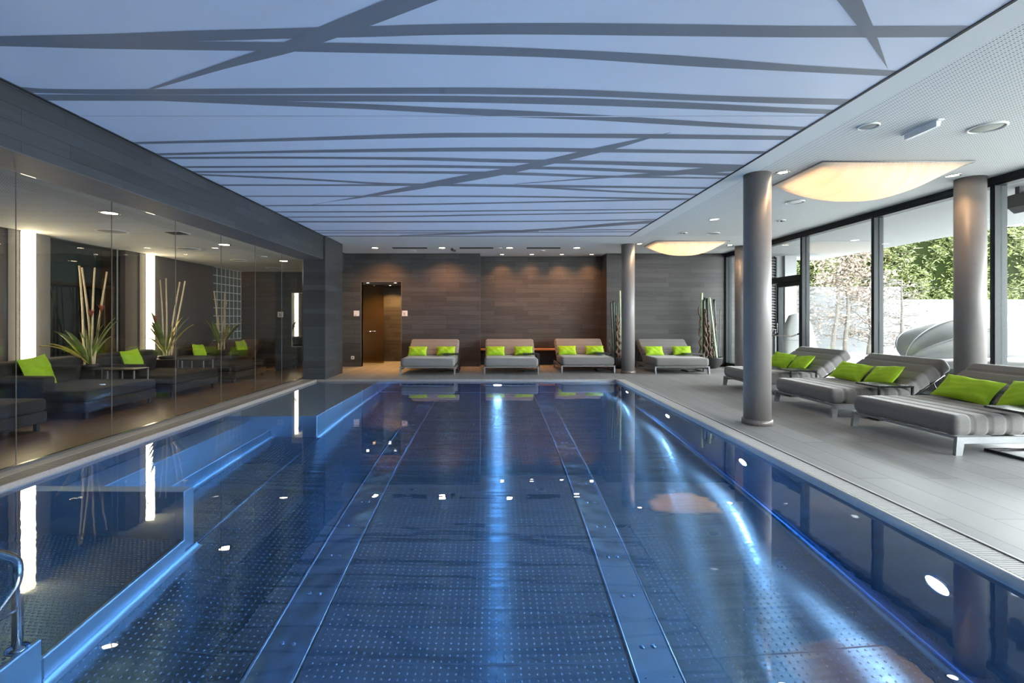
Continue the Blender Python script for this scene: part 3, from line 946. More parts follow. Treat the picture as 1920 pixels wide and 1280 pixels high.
# ------------------------------------------------------------------ columns
def column(x, y, label, i):
    b = MB()
    b.cyl((x, y, 0.0), 0.15, CZ, 48)
    b.lathe([(0.168, 0.0), (0.168, 0.058), (0.152, 0.062)], (x, y, 0.0), 48, 1)
    o = struct('column', b, ['column', 'column_base'], label, 'column')
    return o
column(3.145, 5.79, 'round taupe column on the pool deck nearest the pool edge', 1)
column(3.10, 11.22, 'round taupe column between the third and fourth back daybeds', 2)
column(5.86, 5.96, 'round taupe column beside the window, behind the largest lounger', 3)
column(5.88, 11.50, 'round taupe column beside the louvred corner, mostly hidden by the near column', 4)

# ------------------------------------------------------------------ daybeds
def make_daybed(label):
    """local frame: x = 0 at the foot, +x towards the head, width along y"""
    t = thing('daybed', label, 'daybed', group='double sun daybeds around the pool')
    W = 1.25
    m = MB()
    for s in (-1, 1):
        y0, y1 = sorted((s * W / 2, s * (W / 2 - 0.028)))
        m.bbox(0.02, 1.52, y0, y1, 0.105, 0.172, 0.004)
    m.bbox(0.012, 0.04, -W / 2, W / 2, 0.15, 0.172, 0.004)
    m.bbox(1.49, 1.52, -W / 2, W / 2, 0.115, 0.172, 0.004)
    m.bbox(0.60, 0.64, -W / 2 + 0.028, W / 2 - 0.028, 0.12, 0.165, 0.004)
    for k in range(7):
        y = -0.5 + k / 6
        m.bbox(0.03, 1.05, y - 0.02, y + 0.02, 0.158, 0.170, 0.003)
    m.build('frame', 'alu', t)
    for s in (-1, 1):
        y0, y1 = sorted((s * W / 2, s * (W / 2 - 0.032)))
        m = MB(); m.prism([(0.0, 0), (0.062, 0), (0.082, 0.106), (0.02, 0.17), (0.014, 0.17)], 'y', y0, y1)
        m.build('leg', 'alu', t)
        m = MB(); m.prism([(1.46, 0), (1.515, 0), (1.52, 0.106), (1.44, 0.106)], 'y', y0, y1)
        m.build('leg', 'alu', t)
    m = MB(); m.loft(1.04, W - 0.03, 0.173, 0.365, 0.055, 6, 0.014)
    m.build('mattress', 'fabric', t)
    ang = math.radians(34)
    xf = Matrix.Translation((0.985, 0, 0.30)) @ Matrix.Rotation(-ang, 4, 'Y')
    m = MB(); m.loft(0.66, W - 0.03, -0.075, 0.105, 0.05, 4, 0.014, xf)
    m.build('backrest', 'fabric', t)
    m = MB()
    for s in (-1, 1):
        y = s * (W / 2 - 0.05)
        m.tube([(1.33, y, 0.44), (1.47, y, 0.17)], 0.010, 8)
        m.tube([(1.05, y, 0.24), (1.48, y, 0.535)], 0.012, 8)
    m.tube([(1.47, -W / 2 + 0.05, 0.175), (1.47, W / 2 - 0.05, 0.175)], 0.010, 8)
    m.build('support_strut', 'table_black', t)
    return t
H = math.pi / 2
D = {}
D['near'] = make_daybed('taupe double daybed beside the windows, largest one, with base of a black side table showing')
D['near'].location = (4.20, 5.05, 0); D['near'].rotation_euler = (0, 0, math.radians(2.0))
D['mid'] = dup(D['near'], (4.265, 6.745, 0), math.radians(0.5), 'taupe double daybed by the windows, middle one of the row of three')
D['far'] = dup(D['near'], (4.34, 8.57, 0), 0.0, 'taupe double daybed by the terrace door, its foot hidden by the near column')
D['b1'] = dup(D['near'], (-1.505, 10.87, 0), H, 'grey double daybed against the back wall beside the lit doorway')
D['b2'] = dup(D['near'], (0.385, 10.93, 0), H, 'grey double daybed in front of the niche nearest its open edge')
D['b3'] = dup(D['near'], (2.175, 11.19, 0), H, 'grey double daybed in front of the niche, between wood ledge and far column')
D['b4'] = dup(D['near'], (4.275, 10.98, 0), H, 'grey double daybed between the far column and the bamboo bowl')

# ------------------------------------------------------------------ cushions
def pillow_mesh(w, h, th, seed):
    """pillow standing in the local yz plane: width along y, height along z, thickness along x"""
    rnd = random.Random(seed)
    n = 22
    ph = [rnd.uniform(0, 6.28) for _ in range(6)]
    m = MB()
    v = []; f = []
    for side in (1, -1):
        for i in range(n + 1):
            for j in range(n + 1):
                u = -1 + 2 * i / n; q = -1 + 2 * j / n
                y = w / 2 * u * (1 - 0.07 * (1 - q * q)); z = h / 2 * q * (1 - 0.07 * (1 - u * u))
                a = max(0.0, (1 - abs(u) ** 2.4)) ** 0.55 * max(0.0, (1 - abs(q) ** 2.4)) ** 0.55
                wr = 0.10 * math.sin(5 * u + 3 * q + ph[0]) + 0.07 * math.sin(9 * u - 5 * q + ph[1]) + 0.05 * math.sin(13 * q + 4 * u + ph[2])
                dent = 0.22 * math.exp(-((u - 0.3 * math.sin(ph[3])) ** 2 * 7 + (q - 0.5) ** 2 * 5))
                x = side * th / 2 * a * (1 + wr - dent)
                v.append((x, y, z + h / 2))
    N = (n + 1) ** 2
    for s in range(2):
        for i in range(n):
            for j in range(n):
                a = s * N + i * (n + 1) + j
                f.append((a, a + 1, a + n + 2, a + n + 1) if s else (a, a + n + 1, a + n + 2, a + 1))
    m.add(v, f, 0, True)
    return m
def pillow(loc, rz, tilt, label, group, w=0.48, h=0.29, th=0.13, seed=1, roll=0.0):
    o = pillow_mesh(w, h, th, seed).build('cushion', 'lime')
    o.matrix_world = Matrix.Translation(loc) @ Matrix.Rotation(rz, 4, 'Z') @ Matrix.Rotation(tilt, 4, 'Y') @ Matrix.Rotation(roll, 4, 'X')
    return tag(o, label, 'cushion', group)
def on_bed(bed, x, y, z, rz, tilt, label, seed, w=0.48, h=0.29, roll=0.0):
    c = bed.location; a = bed.rotation_euler.z
    px = c.x + x * math.cos(a) - y * math.sin(a); py = c.y + x * math.sin(a) + y * math.cos(a)
    return pillow((px, py, z), a + rz, tilt, label, 'lime cushions on the daybeds', w, h, 0.14, seed, roll)
TL = math.radians(40)
on_bed(D['near'], 0.83, 0.17, 0.375, 0.22, TL + 0.10, 'lime cushion with a crumpled top on the largest daybed, farther from the black side table', 11, 0.56, 0.33, 0.10)
on_bed(D['near'], 0.86, -0.42, 0.375, -0.10, TL + 0.02, 'lime cushion above the black side table on the largest daybed, cut by the photo edge', 12, 0.52, 0.36, -0.12)
on_bed(D['mid'], 0.80, 0.27, 0.375, 0.26, TL + 0.10, 'lime cushion on the middle window daybed, farther from its side table', 13, 0.50, 0.33, 0.10)
on_bed(D['mid'], 0.84, -0.26, 0.375, -0.12, TL + 0.05, 'lime cushion on the middle window daybed, just behind its side table', 14, 0.50, 0.33, -0.12)
on_bed(D['far'], 0.80, 0.30, 0.375, 0.26, TL + 0.05, 'lime cushion on the door side daybed, the one closer to the near column', 15, 0.50, 0.34, 0.10)
on_bed(D['far'], 0.84, -0.22, 0.375, -0.14, TL + 0.05, 'lime cushion on the door side daybed, behind its side table', 16, 0.50, 0.33, -0.12)
TB = math.radians(33)
bed_txt = {'b1': 'back daybed beside the doorway', 'b2': 'back daybed at the niche edge', 'b3': 'back daybed before the far column', 'b4': 'back daybed beyond the far column'}
for i, kx in enumerate(('b1', 'b2', 'b3', 'b4')):
    on_bed(D[kx], 0.80, 0.36, 0.365, 0.03 * (i - 1), TB, 'lime cushion on the %s, on the side without a table' % bed_txt[kx], 20 + i, 0.46, 0.26)
    on_bed(D[kx], 0.84, -0.33, 0.365, -0.03 * (i - 1), TB, 'lime cushion on the %s, behind the black side table' % bed_txt[kx], 30 + i, 0.46, 0.26)

# ------------------------------------------------------------------ C-shaped side tables
def make_table(label):
    """local: x along the daybed, top from y=-0.2 (outside) to +0.2 (over the mattress)"""
    t = thing('side_table', label, 'side table', group='black side tables at the daybeds')
    m = MB()
    m.bbox(-0.22, 0.22, -0.19, 0.19, 0.408, 0.430, 0.004)
    for k in range(11):
        x = -0.19 + 0.038 * k
        m.box(x - 0.001, x + 0.001, -0.185, 0.185, 0.4295, 0.4312)
    m.build('tabletop', 'table_black', t)
    for s in (-1, 1):
        m = MB(); m.bbox(s * 0.205 - 0.012, s * 0.205 + 0.012, -0.19, -0.166, 0.02, 0.41, 0.003); m.build('leg', 'table_black', t)
    m = MB()
    for s in (-1, 1):
        m.bbox(s * 0.205 - 0.012, s * 0.205 + 0.012, -0.19, 0.19, 0.0, 0.024, 0.003)
    m.bbox(-0.205, 0.205, -0.19, -0.166, 0.0, 0.024, 0.003)
    m.bbox(-0.205, 0.205, 0.166, 0.19, 0.0, 0.024, 0.003)
    m.build('base', 'table_black', t)
    return t
def at_bed(bed, x, y):
    c = bed.location; a = bed.rotation_euler.z
    return (c.x + x * math.cos(a) - y * math.sin(a), c.y + x * math.sin(a) + y * math.cos(a), 0)
T0 = make_table('black C-shaped side table cut by the photo edge at the largest daybed')
T0.location = at_bed(D['near'], 0.66, -0.65); T0.rotation_euler = (0, 0, math.radians(2))
dup(T0, at_bed(D['mid'], 0.66, -0.63), 0.0, 'black C-shaped side table over the edge of the middle window daybed')
dup(T0, at_bed(D['far'], 0.62, -0.63), 0.0, 'black C-shaped side table over the edge of the door side daybed')
for kx in ('b1', 'b2', 'b3', 'b4'):
    dup(T0, at_bed(D[kx], 0.66, -0.485), H, 'black C-shaped side table at the %s' % bed_txt[kx])

# ------------------------------------------------------------------ bamboo bowls
def bamboo_planter(loc, label, poles, seed):
    rnd = random.Random(seed)
    t = thing('bamboo_planter', label, 'planter', loc, 0, 'charcoal bowls with decorative bamboo')
    m = MB()
    m.lathe([(0.0, 0.0), (0.13, 0.0), (0.20, 0.035), (0.27, 0.12), (0.30, 0.27), (0.305, 0.285), (0.285, 0.285), (0.27, 0.24), (0.0, 0.235)], seg=40)
    m.build('bowl', 'planter', t)
    m = MB(); m.lathe([(0.272, 0.236), (0.2, 0.25), (0.0, 0.258)], seg=24); m.build('soil', 'soil', t)
    for (x0, y0, x1, y1, h, r, kind) in poles:
        m = MB()
        n = 26
        pts = []; rr = []
        for i in range(n + 1):
            q = i / n
            p = [x0 + (x1 - x0) * q, y0 + (y1 - y0) * q, 0.24 + (h - 0.24) * q]
            if kind == 'bamboo_brown':
                a = q * rnd.uniform(30, 34) + x0 * 20
                p[0] += 0.020 * math.sin(a) + 0.010 * math.sin(2.3 * a); p[1] += 0.020 * math.cos(a)
                rr.append(r * (1.1 - 0.35 * q))
            else:
                rr.append(r * (1.14 if i % 5 == 0 and 0 < i < n else 1.0) * (1 - 0.12 * q))
            pts.append(p)
        m.tube(pts, rr, 10)
        m.build('pole', kind, t)
    return t
G, P_, B_ = 'bamboo_dark', 'bamboo_pale', 'bamboo_brown'
bamboo_planter((5.50, 12.33, 0), 'charcoal bowl of tall bamboo poles in the corner by the windows', [
    (-0.20, 0.02, -0.205, 0.03, 1.92, 0.030, P_), (-0.17, -0.02, -0.165, 0.0, 1.74, 0.030, G), (-0.25, 0.0, -0.27, 0.0, 1.56, 0.020, B_),
    (-0.08, 0.05, -0.12, 0.05, 1.80, 0.026, G), (-0.01, 0.03, -0.06, 0.05, 1.78, 0.028, G), (0.13, -0.08, -0.02, 0.0, 1.80, 0.026, P_),
    (0.05, 0.08, 0.12, 0.08, 1.76, 0.016, G), (0.19, 0.05, 0.14, 0.06, 1.75, 0.016, B_ if False else G), (0.22, 0.0, 0.26, 0.02, 1.50, 0.010, G),
    (-0.10, -0.06, -0.14, -0.05, 1.42, 0.022, B_), (0.0, -0.05, -0.07, -0.05, 1.20, 0.024, B_), (-0.18, -0.06, -0.14, -0.05, 1.50, 0.026, B_),
    (0.10, 0.02, 0.05, 0.02, 0.95, 0.018, B_), (0.06, -0.02, 0.16, 0.0, 1.35, 0.012, B_)], 3)
bamboo_planter((3.14, 12.33, 0), 'charcoal bowl of bamboo poles half hidden behind the far column', [
    (-0.10, 0.0, -0.17, 0.0, 1.68, 0.022, G), (-0.05, 0.0, -0.10, 0.02, 1.72, 0.026, G), (0.0, 0.02, -0.05, 0.02, 1.64, 0.022, G),
    (0.06, 0.02, 0.0, 0.0, 1.72, 0.012, G), (-0.22, 0.0, -0.17, 0.0, 1.18, 0.012, B_), (-0.02, -0.06, -0.02, -0.05, 1.35, 0.028, B_),
    (0.04, -0.05, 0.02, -0.05, 1.18, 0.026, B_), (0.10, 0.05, 0.075, 0.05, 1.98, 0.022, P_), (0.14, 0.0, 0.2, 0.0, 1.6, 0.024, G)], 5)

# niche ledge, socket, tissue stand
b = MB(); b.bbox(-0.375, 2.955, 13.03, 13.335, 0.405, 0.445, 0.004)
tag(b.build('wood_ledge', 'wood'), 'orange wooden ledge along the foot of the lit niche', 'ledge')

# signs and socket by the doorway
def sign(x, z, label, ink):
    t = thing('wall_sign', label, 'sign', (x, YB - 0.012, z), 0)
    m = MB(); m.bbox(-0.072, 0.072, 0, 0.012, -0.072, 0.072, 0.003); m.build('plate', 'sign', t)
    m = MB()
    for (x0, x1, z0, z1) in ink:
        m.box(x0, x1, -0.002, 0.0, z0, z1)
    m.build('pictogram', 'sign_ink', t)
sign(-3.634, 1.40, 'small white square sign on the wall left of the lit doorway', [(-0.045, -0.01, -0.058, -0.045), (-0.03, 0.0, -0.048, -0.042)])
sign(-2.362, 1.40, 'small white square sign with dark pictogram right of the lit doorway',
     [(-0.045, -0.025, 0.01, 0.03), (0.0, 0.018, 0.01, 0.026), (-0.025, 0.0, -0.006, 0.008), (-0.035, 0.02, -0.02, -0.012), (-0.035, -0.02, -0.05, -0.03), (-0.01, 0.02, -0.05, -0.036), (-0.068, -0.05, 0.045, 0.055)])
sign(-5.64, 1.15 + 0.22, 'small white square sign on the lounge end wall seen through glass', [(-0.02, 0.01, 0.0, 0.03), (-0.025, 0.02, -0.04, -0.012)])
t = thing('power_socket', 'small white power socket low on the wall beside the doorway', 'socket', (-3.735, YB - 0.010, 0.235))
m = MB(); m.bbox(-0.042, 0.042, 0, 0.010, -0.042, 0.042, 0.003); m.build('plate', 'sign', t)
m = MB(); m.lathe([(0.02, 0), (0.018, -0.002), (0, -0.002)], (0, 0, 0), 16, 0, 'y'); m.build('insert', 'sign_ink', t)
# frosted glass door in the passage
t = thing('glass_door', 'bronze frosted glass door inside the lit doorway', 'door', (-3.80, 13.70, 0))
m = MB(); m.bbox(-0.66, 0.665, -0.006, 0.006, 0.01, 2.215, 0.002); m.build('panel', 'frost', t)
m = MB()
m.tube([(0.20, -0.012, 0.91), (0.20, -0.05, 0.91), (0.47, -0.05, 0.91), (0.47, -0.012, 0.91)], 0.011, 8); m.build('handle', 'chrome', t)
b = MB()
b.box(-3.52, -3.50, YB - 0.004, YB + 0.12, 0, 2.25); b.box(-2.46, -2.44, YB - 0.004, YB + 0.12, 0, 2.25); b.box(-3.52, -2.44, YB - 0.004, YB + 0.12, 2.23, 2.25)
struct('trim_5', b, 'beam_soffit', 'slim metal reveal around the doorway', 'trim')

# ------------------------------------------------------------------ lounge furniture behind the glass
def make_sofa(label):
    """local: x = 0 at the foot end (pool side), -x towards the wall, width along y"""
    t = thing('chaise_sofa', label, 'sofa', group='dark chaise sofas behind the glass')
    W = 1.26
    m = MB(); m.loft(1.22, W, 0.085, 0.215, 0.02, 1, 0, Matrix.Translation((-1.22, 0, 0))); m.build('base', 'sofa', t)
    m = MB(); m.loft(1.12, W, 0.215, 0.358, 0.035, 1, 0, Matrix.Translation((-1.12, 0, 0))); m.build('seat_cushion', 'sofa', t)
    xf = Matrix.Translation((-1.36, 0, 0.09)) @ Matrix.Rotation(math.radians(-82), 4, 'Y')
    m = MB(); m.loft(0.63, W, -0.19, 0.0, 0.05, 1, 0, xf); m.build('backrest', 'sofa', t)
    m = MB(); m.loft(0.80, 0.17, 0.09, 0.53, 0.03, 1, 0, Matrix.Translation((-1.32, -W / 2 + 0.085, 0))); m.build('armrest', 'sofa', t)
    for x in (-0.06, -1.2):
        for y in (-W / 2 + 0.07, W / 2 - 0.07):
            m = MB(); m.bbox(x - 0.022, x + 0.022, y - 0.022, y + 0.022, 0, 0.09, 0.003); m.build('leg', 'black', t)
    return t
S0 = make_sofa('dark chaise sofa behind the glass nearest the camera, cut by the photo edge')
S0.location = (-5.06, 4.85, 0)
SY = [(6.62, 'dark chaise sofa behind the glass in front of the first glowing wall lamp'),
      (8.24, 'dark chaise sofa behind the glass between the two planted boxes'),
      (10.10, 'dark chaise sofa behind the glass just before the glass block wall'),
      (11.83, 'dark chaise sofa behind the glass at the end wall of the lounge')]
for y, lab in SY:
    dup(S0, (-5.06, y, 0), 0, lab)
LG = 'lime cushions on the lounge sofas'
PCZ = 0.36
pillow((-5.93, 6.37, PCZ), 0.10, -0.30, 'large lime cushion on the chaise sofa at the first glowing wall lamp', LG, 0.46, 0.42, 0.16, 41, 0.10)
pillow((-5.93, 8.02, PCZ), 0.05, -0.28, 'lime cushion on the sofa between the planted boxes', LG, 0.44, 0.40, 0.16, 42, 0.06)
pillow((-5.90, 9.78, PCZ), 0.12, -0.28, 'lime cushion on the sofa just before the glass block wall', LG, 0.42, 0.40, 0.16, 43, -0.08)
pillow((-5.92, 11.45, PCZ), 0.0, -0.25, 'lime cushion on the lounge sofa farthest from the camera', LG, 0.42, 0.40, 0.16, 44, 0.05)

def flower_box(y, label, poles, leaves, seed, w=0.34):
    rnd = random.Random(seed)
    t = thing('planter_box', label, 'planter', (-6.22, y, 0), 0, 'planted boxes between the lounge sofas')
    m = MB(); m.bbox(-0.30, 0.34, -w / 2, w / 2, 0, 0.50, 0.01); m.build('box', 'planter', t)
    m = MB(); m.lathe([(0.10, 0.50), (0.13, 0.53), (0.125, 0.56), (0.0, 0.555)], seg=20); m.build('pot', 'planter', t)
    for (x0, y0, x1, y1, h) in poles:
        m = MB()
        pts = []; rr = []
        for i in range(13):
            q = i / 12
            pts.append((x0 + (x1 - x0) * q + 0.008 * math.sin(5 * q + y1 * 9), y0 + (y1 - y0) * q, 0.54 + (h - 0.54) * q))
            rr.append(0.0145 * (1.12 if i % 4 == 0 else 1) * (1.05 - 0.25 * q))
        m.tube(pts, rr, 8); m.build('stick', 'cream_stick', t)
    for (dx, dy, L, up, wd, kind) in leaves:
        m = MB()
        n = 10; v = []; f = []
        l2 = math.hypot(dx, dy) or 1
        ux, uy = dx / l2, dy / l2
        if ux < 0:
            ux *= 0.3
        for i in range(n + 1):
            q = i / n
            r = L * q * math.cos(up) + 0.12 * L * q * q
            z = 0.55 + L * q * math.sin(up) - 0.16 * L * q ** 3
            hw = wd * (math.sin(math.pi * min(1, q * 0.93 + 0.07)) ** 0.8 if q > 0.25 else 0.28 + q)
            c = (ux * r, uy * r, z)
            for s_, dz in ((-1, 0.012), (0, 0.0), (1, 0.012)):
                v.append((c[0] - uy * hw * s_, c[1] + ux * hw * s_, c[2] + dz))
        for i in range(n):
            for k_ in range(2):
                a = i * 3 + k_
                f.append((a, a + 1, a + 4, a + 3))
        m.add(v, f, 0, True)
        o = m.build('leaf', kind, t)
        sd = o.modifiers.new('thickness', 'SOLIDIFY'); sd.thickness = 0.004
    return t
LV, YL = 'leaf', 'leaf_yellow'
def leafset(seed, n=13):
    r = random.Random(seed)
    out = []
    for i in range(n):
        a = r.uniform(0, 6.28)
        out.append((math.cos(a), math.sin(a), r.uniform(0.5, 0.95), r.uniform(0.9, 1.45), r.uniform(0.016, 0.034), LV if r.random() < 0.55 else YL))
    return out
fb1 = flower_box(7.42, 'dark planter box with pale sticks and strelitzia leaves after the first lamp', [
    (0.0, -0.07, 0.0, -0.17, 2.05), (0.05, 0.02, 0.0, -0.12, 2.03), (-0.02, 0.05, 0.02, 0.09, 2.05), (0.02, 0.06, 0.06, 0.26, 2.0)],
    leafset(1, 8) + [(0.3, -1, 1.05, 0.72, 0.05, LV), (0.2, -1, 1.05, 0.50, 0.028, YL), (0.1, -1, 0.85, 0.62, 0.03, YL), (0.2, -0.6, 0.9, 0.85, 0.04, LV)], 1)
fb2 = flower_box(9.16, 'dark planter box with pale sticks and yellow leaves at the second lamp', [
    (0.0, -0.05, 0.0, -0.16, 1.98), (0.02, -0.02, 0.05, -0.06, 2.02), (0.0, 0.06, 0.1, 0.24, 1.97), (0.04, 0.09, 0.1, 0.40, 2.0)],
    leafset(2, 9) + [(0.3, -1, 1.0, 0.95, 0.05, LV), (0.3, -1, 0.9, 0.6, 0.03, YL), (0.2, -1, 1.1, 1.15, 0.045, LV)], 2)
fb3 = flower_box(10.97, 'dark planter box with pale sticks in front of the glass blocks', [
    (0.0, 0.0, 0.0, -0.24, 1.86), (0.02, -0.04, 0.06, 0.16, 1.66), (0.0, 0.05, 0.05, -0.02, 1.66), (0.04, 0.08, 0.05, 0.10, 1.88), (0.0, -0.06, 0.02, -0.10, 1.3)],
    leafset(3, 7) + [(0.3, 1, 0.9, 0.95, 0.06, LV), (0.2, -1, 0.9, 1.1, 0.05, LV)], 3)
for (par, pts) in ((fb1, [(0.05, 0.17, 1.36), (0.08, -0.05, 1.28)]), (fb2, [(0.1, -0.42, 1.20)])):
    for (x, y, z) in pts:
        m = MB()
        m.tube([(0.02, 0, 0.55), (x * 0.6, y * 0.6, (z + 0.55) / 2), (x, y, z)], 0.006, 6, 1)
        for k_ in range(5):
            a = -0.6 + 0.3 * k_
            m.tube([(x, y, z), (x, y + 0.05 * math.sin(a), z + 0.03 + 0.05 * math.cos(a)), (x, y + 0.12 * math.sin(a), z + 0.05 + 0.08 * math.cos(a))], [0.007, 0.008, 0.001], 6, 0)
        m.build('flower', ['flower', 'leaf'], par)

def low_table(loc, label):
    t = thing('low_table', label, 'table', loc, 0, 'low dark tables between the lounge sofas')
    m = MB(); m.bbox(-0.22, 0.22, -0.16, 0.16, 0.475, 0.495, 0.004); m.build('tabletop', 'black', t)
    for x in (-0.2, 0.2):
        for y in (-0.145, 0.145):
            m = MB(); m.bbox(x - 0.009, x + 0.009, y - 0.009, y + 0.009, 0, 0.476, 0.002); m.build('leg', 'alu', t)
    return t
low_table((-5.62, 7.42, 0), 'low dark table with slim metal legs beside the first planted box')
low_table((-5.62, 9.16, 0), 'low dark table with slim metal legs beside the second planted box')

# wall lamps
def sconce(y, label):
    t = thing('wall_lamp', label, 'wall lamp', (LX + 0.015, y, 0), 0, 'tall glowing lamps on the lounge wall')
    m = MB()
    v = []; f = []
    n = 12
    for z in (0.30, 2.48):
        for i in range(n + 1):
            a = -math.pi / 2 + math.pi * i / n
            v.append((0.02 + 0.07 * math.cos(a), 0.10 * math.sin(a), z))
    for i in range(n):
        f.append((i, i + 1, n + 2 + i, n + 1 + i))
    f.append(tuple(range(n + 1))); f.append(tuple(range(n + 1, 2 * n + 2)))
    f.append((0, n, 2 * n + 1, n + 1))
    m.add(v, f, 0, True)
    m.build('diffuser', 'sconce', t)
    for z in (0.62, 1.40, 2.18):
        m = MB()
        for s_ in (-1, 1):
            m.cyl((0.072 if False else 0.05, s_ * 0.088, z - 0.008), 0.009, 0.016, 10)
        m.build('clip', 'chrome', t)
    m = MB(); m.box(0.0, 0.02, -0.095, 0.095, 0.28, 2.49); m.build('back_plate', 'alu', t)
    return t
sconce(6.875, 'tall glowing wall lamp behind the first chaise sofa, brightest in the lounge')
sconce(9.31, 'tall glowing wall lamp behind the second planted box, farther along the lounge')

# niche between the lamps: teal panel with stems behind a pane
b = MB()
b.box(LX - 0.55, LX - 0.50, 7.1, 8.9, 0.4, BZ, 0)
b.box(LX - 0.55, LX - 0.15, 7.1, 8.9, BZ, BZ + 0.05, 1); b.box(LX - 0.55, LX - 0.19, 7.1, 8.9, 0.35, 0.4, 1)
b.box(LX - 0.55, LX - 0.19, 7.1, 7.16, 0.4, BZ, 1); b.box(LX - 0.55, LX - 0.19, 8.84, 8.9, 0.4, BZ, 1)
b.box(LX - 0.55, LX - 0.19, 7.1, 8.9, 1.80, 1.84, 1)
MT['teal'] = plain('dull teal panel', (0.055, 0.085, 0.085), 0.35, nscale=3, amt=0.2)
MT['brown_panel'] = plain('brown panel', (0.06, 0.035, 0.022), 0.4, nscale=3, amt=0.2)
struct('wall_recess', b, ['teal', 'brown_panel'], 'teal backed recess in the lounge wall', 'wall')
t = thing('stem_screen', 'dark stem pattern screen behind glass between the two wall lamps', 'screen', (LX - 0.40, 7.2, 0.45))
rnd = random.Random(8)
m = MB()
for i in range(22):
    y0 = 0.05 + i * 0.072 + rnd.uniform(-0.02, 0.02)
    y1 = y0 + (rnd.uniform(-0.03, 0.03) if rnd.random() < 0.7 else rnd.uniform(-0.5, 0.5))
    m.tube([(0, y0, 0), (rnd.uniform(-0.02, 0.02), (y0 + y1) / 2 + 0.02, 0.68), (0, min(1.6, max(0.0, y1)), 1.34)], [0.017, 0.013, 0.009], 6)
m.build('stems', 'black', t)
m = MB(); m.bbox(-0.02, 0.02, 0, 1.62, -0.03, 0.01, 0.003); m.bbox(-0.02, 0.02, 0, 1.62, 1.33, 1.36, 0.003); m.build('rail', 'black', t)
b = MB(); b.box(LX - 0.10, LX - 0.09, 7.25, 8.74, 0.45, BZ)
struct('window_40', b, 'pane_lounge', 'glass pane of the lounge wall recess', 'window')
b = MB(); b.bbox(LX - 0.10, LX - 0.085, 8.66, 8.69, 0.45, BZ, 0.003)
struct('trim_6', b, 'alu', 'slim metal post of the recess glazing', 'trim')

# glass block wall: one thing, joints between the blocks
t = thing('glass_block_wall', 'grid of square glass blocks with white joints at the lounge corner', 'glass blocks', (LX, 11.46, 0.74))
m = MB()
ny, nz = 7, 9
wy, wz = (YB - 11.46) / ny, (BZ - 0.74) / nz
for i in range(ny):
    for j in range(nz):
        m.bbox(-0.11, -0.008, i * wy + 0.010, (i + 1) * wy - 0.010, j * wz + 0.010, (j + 1) * wz - 0.010, 0.012)
m.build('blocks', 'block', t)
MT['joint'] = plain('white block joints', (0.50, 0.53, 0.51), 0.7)
m = MB()
for i in range(ny + 1):
    m.box(-0.10, -0.002, i * wy - 0.0095, i * wy + 0.0095, 0, nz * wz)
for j in range(nz + 1):
    m.box(-0.10, -0.0025, 0, ny * wy, j * wz - 0.0095, j * wz + 0.0095)
m.build('joints', 'joint', t)

# tall mirror on the lounge end wall
t = thing('wall_mirror', 'tall narrow mirror on the lounge end wall reflecting a lamp', 'mirror', (-5.06, YB, 1.23))
m = MB(); m.box(-0.27, 0.27, -0.012, -0.008, -0.70, 0.70); m.build('glass', 'mirror', t)
m = MB()
m.box(-0.285, -0.27, -0.02, 0, -0.715, 0.715); m.box(0.27, 0.285, -0.02, 0, -0.715, 0.715)
m.box(-0.285, 0.285, -0.02, 0, 0.70, 0.715); m.box(-0.285, 0.285, -0.02, 0, -0.715, -0.70); m.build('frame', 'alu', t)

# ------------------------------------------------------------------ ceiling fittings
def downlight(name, loc, label, group, r=0.085, on='lamp_on', power=0.0, col=WARM, angle=100, lens_r=0.8, blend=0.6, tilt=(0, 0, 0)):
    t = thing(name, label, 'ceiling light', loc, 0, group)
    m = MB(); m.lathe([(r * lens_r, -0.001), (r * lens_r, -0.006), (r, -0.006), (r * 1.04, 0.0)], seg=28); m.build('trim_ring', 'white_trim' if on != 'lamp_on' or r < 0.07 else 'chrome', t)
    m = MB(); m.lathe([(r * lens_r, -0.002), (0, -0.0035)], seg=28); m.build('lens', on, t)
    if power:
        spot_light(t, (0, 0, -0.03), power, col, angle, blend, 0.035, tilt)
    return t
# lounge row
for y, lab in ((5.67, 'largest round downlight in the lounge ceiling'),
               (8.08, 'second round downlight along the lounge ceiling'), (10.35, 'round downlight at the far end of the lounge ceiling')):
    downlight('downlight', (-4.51, y, BZ - 0.001), lab, 'downlights in the lounge ceiling', 0.10, 'lamp_on', W_SPOT * 0.6, (1.0, 0.76, 0.5), 110)
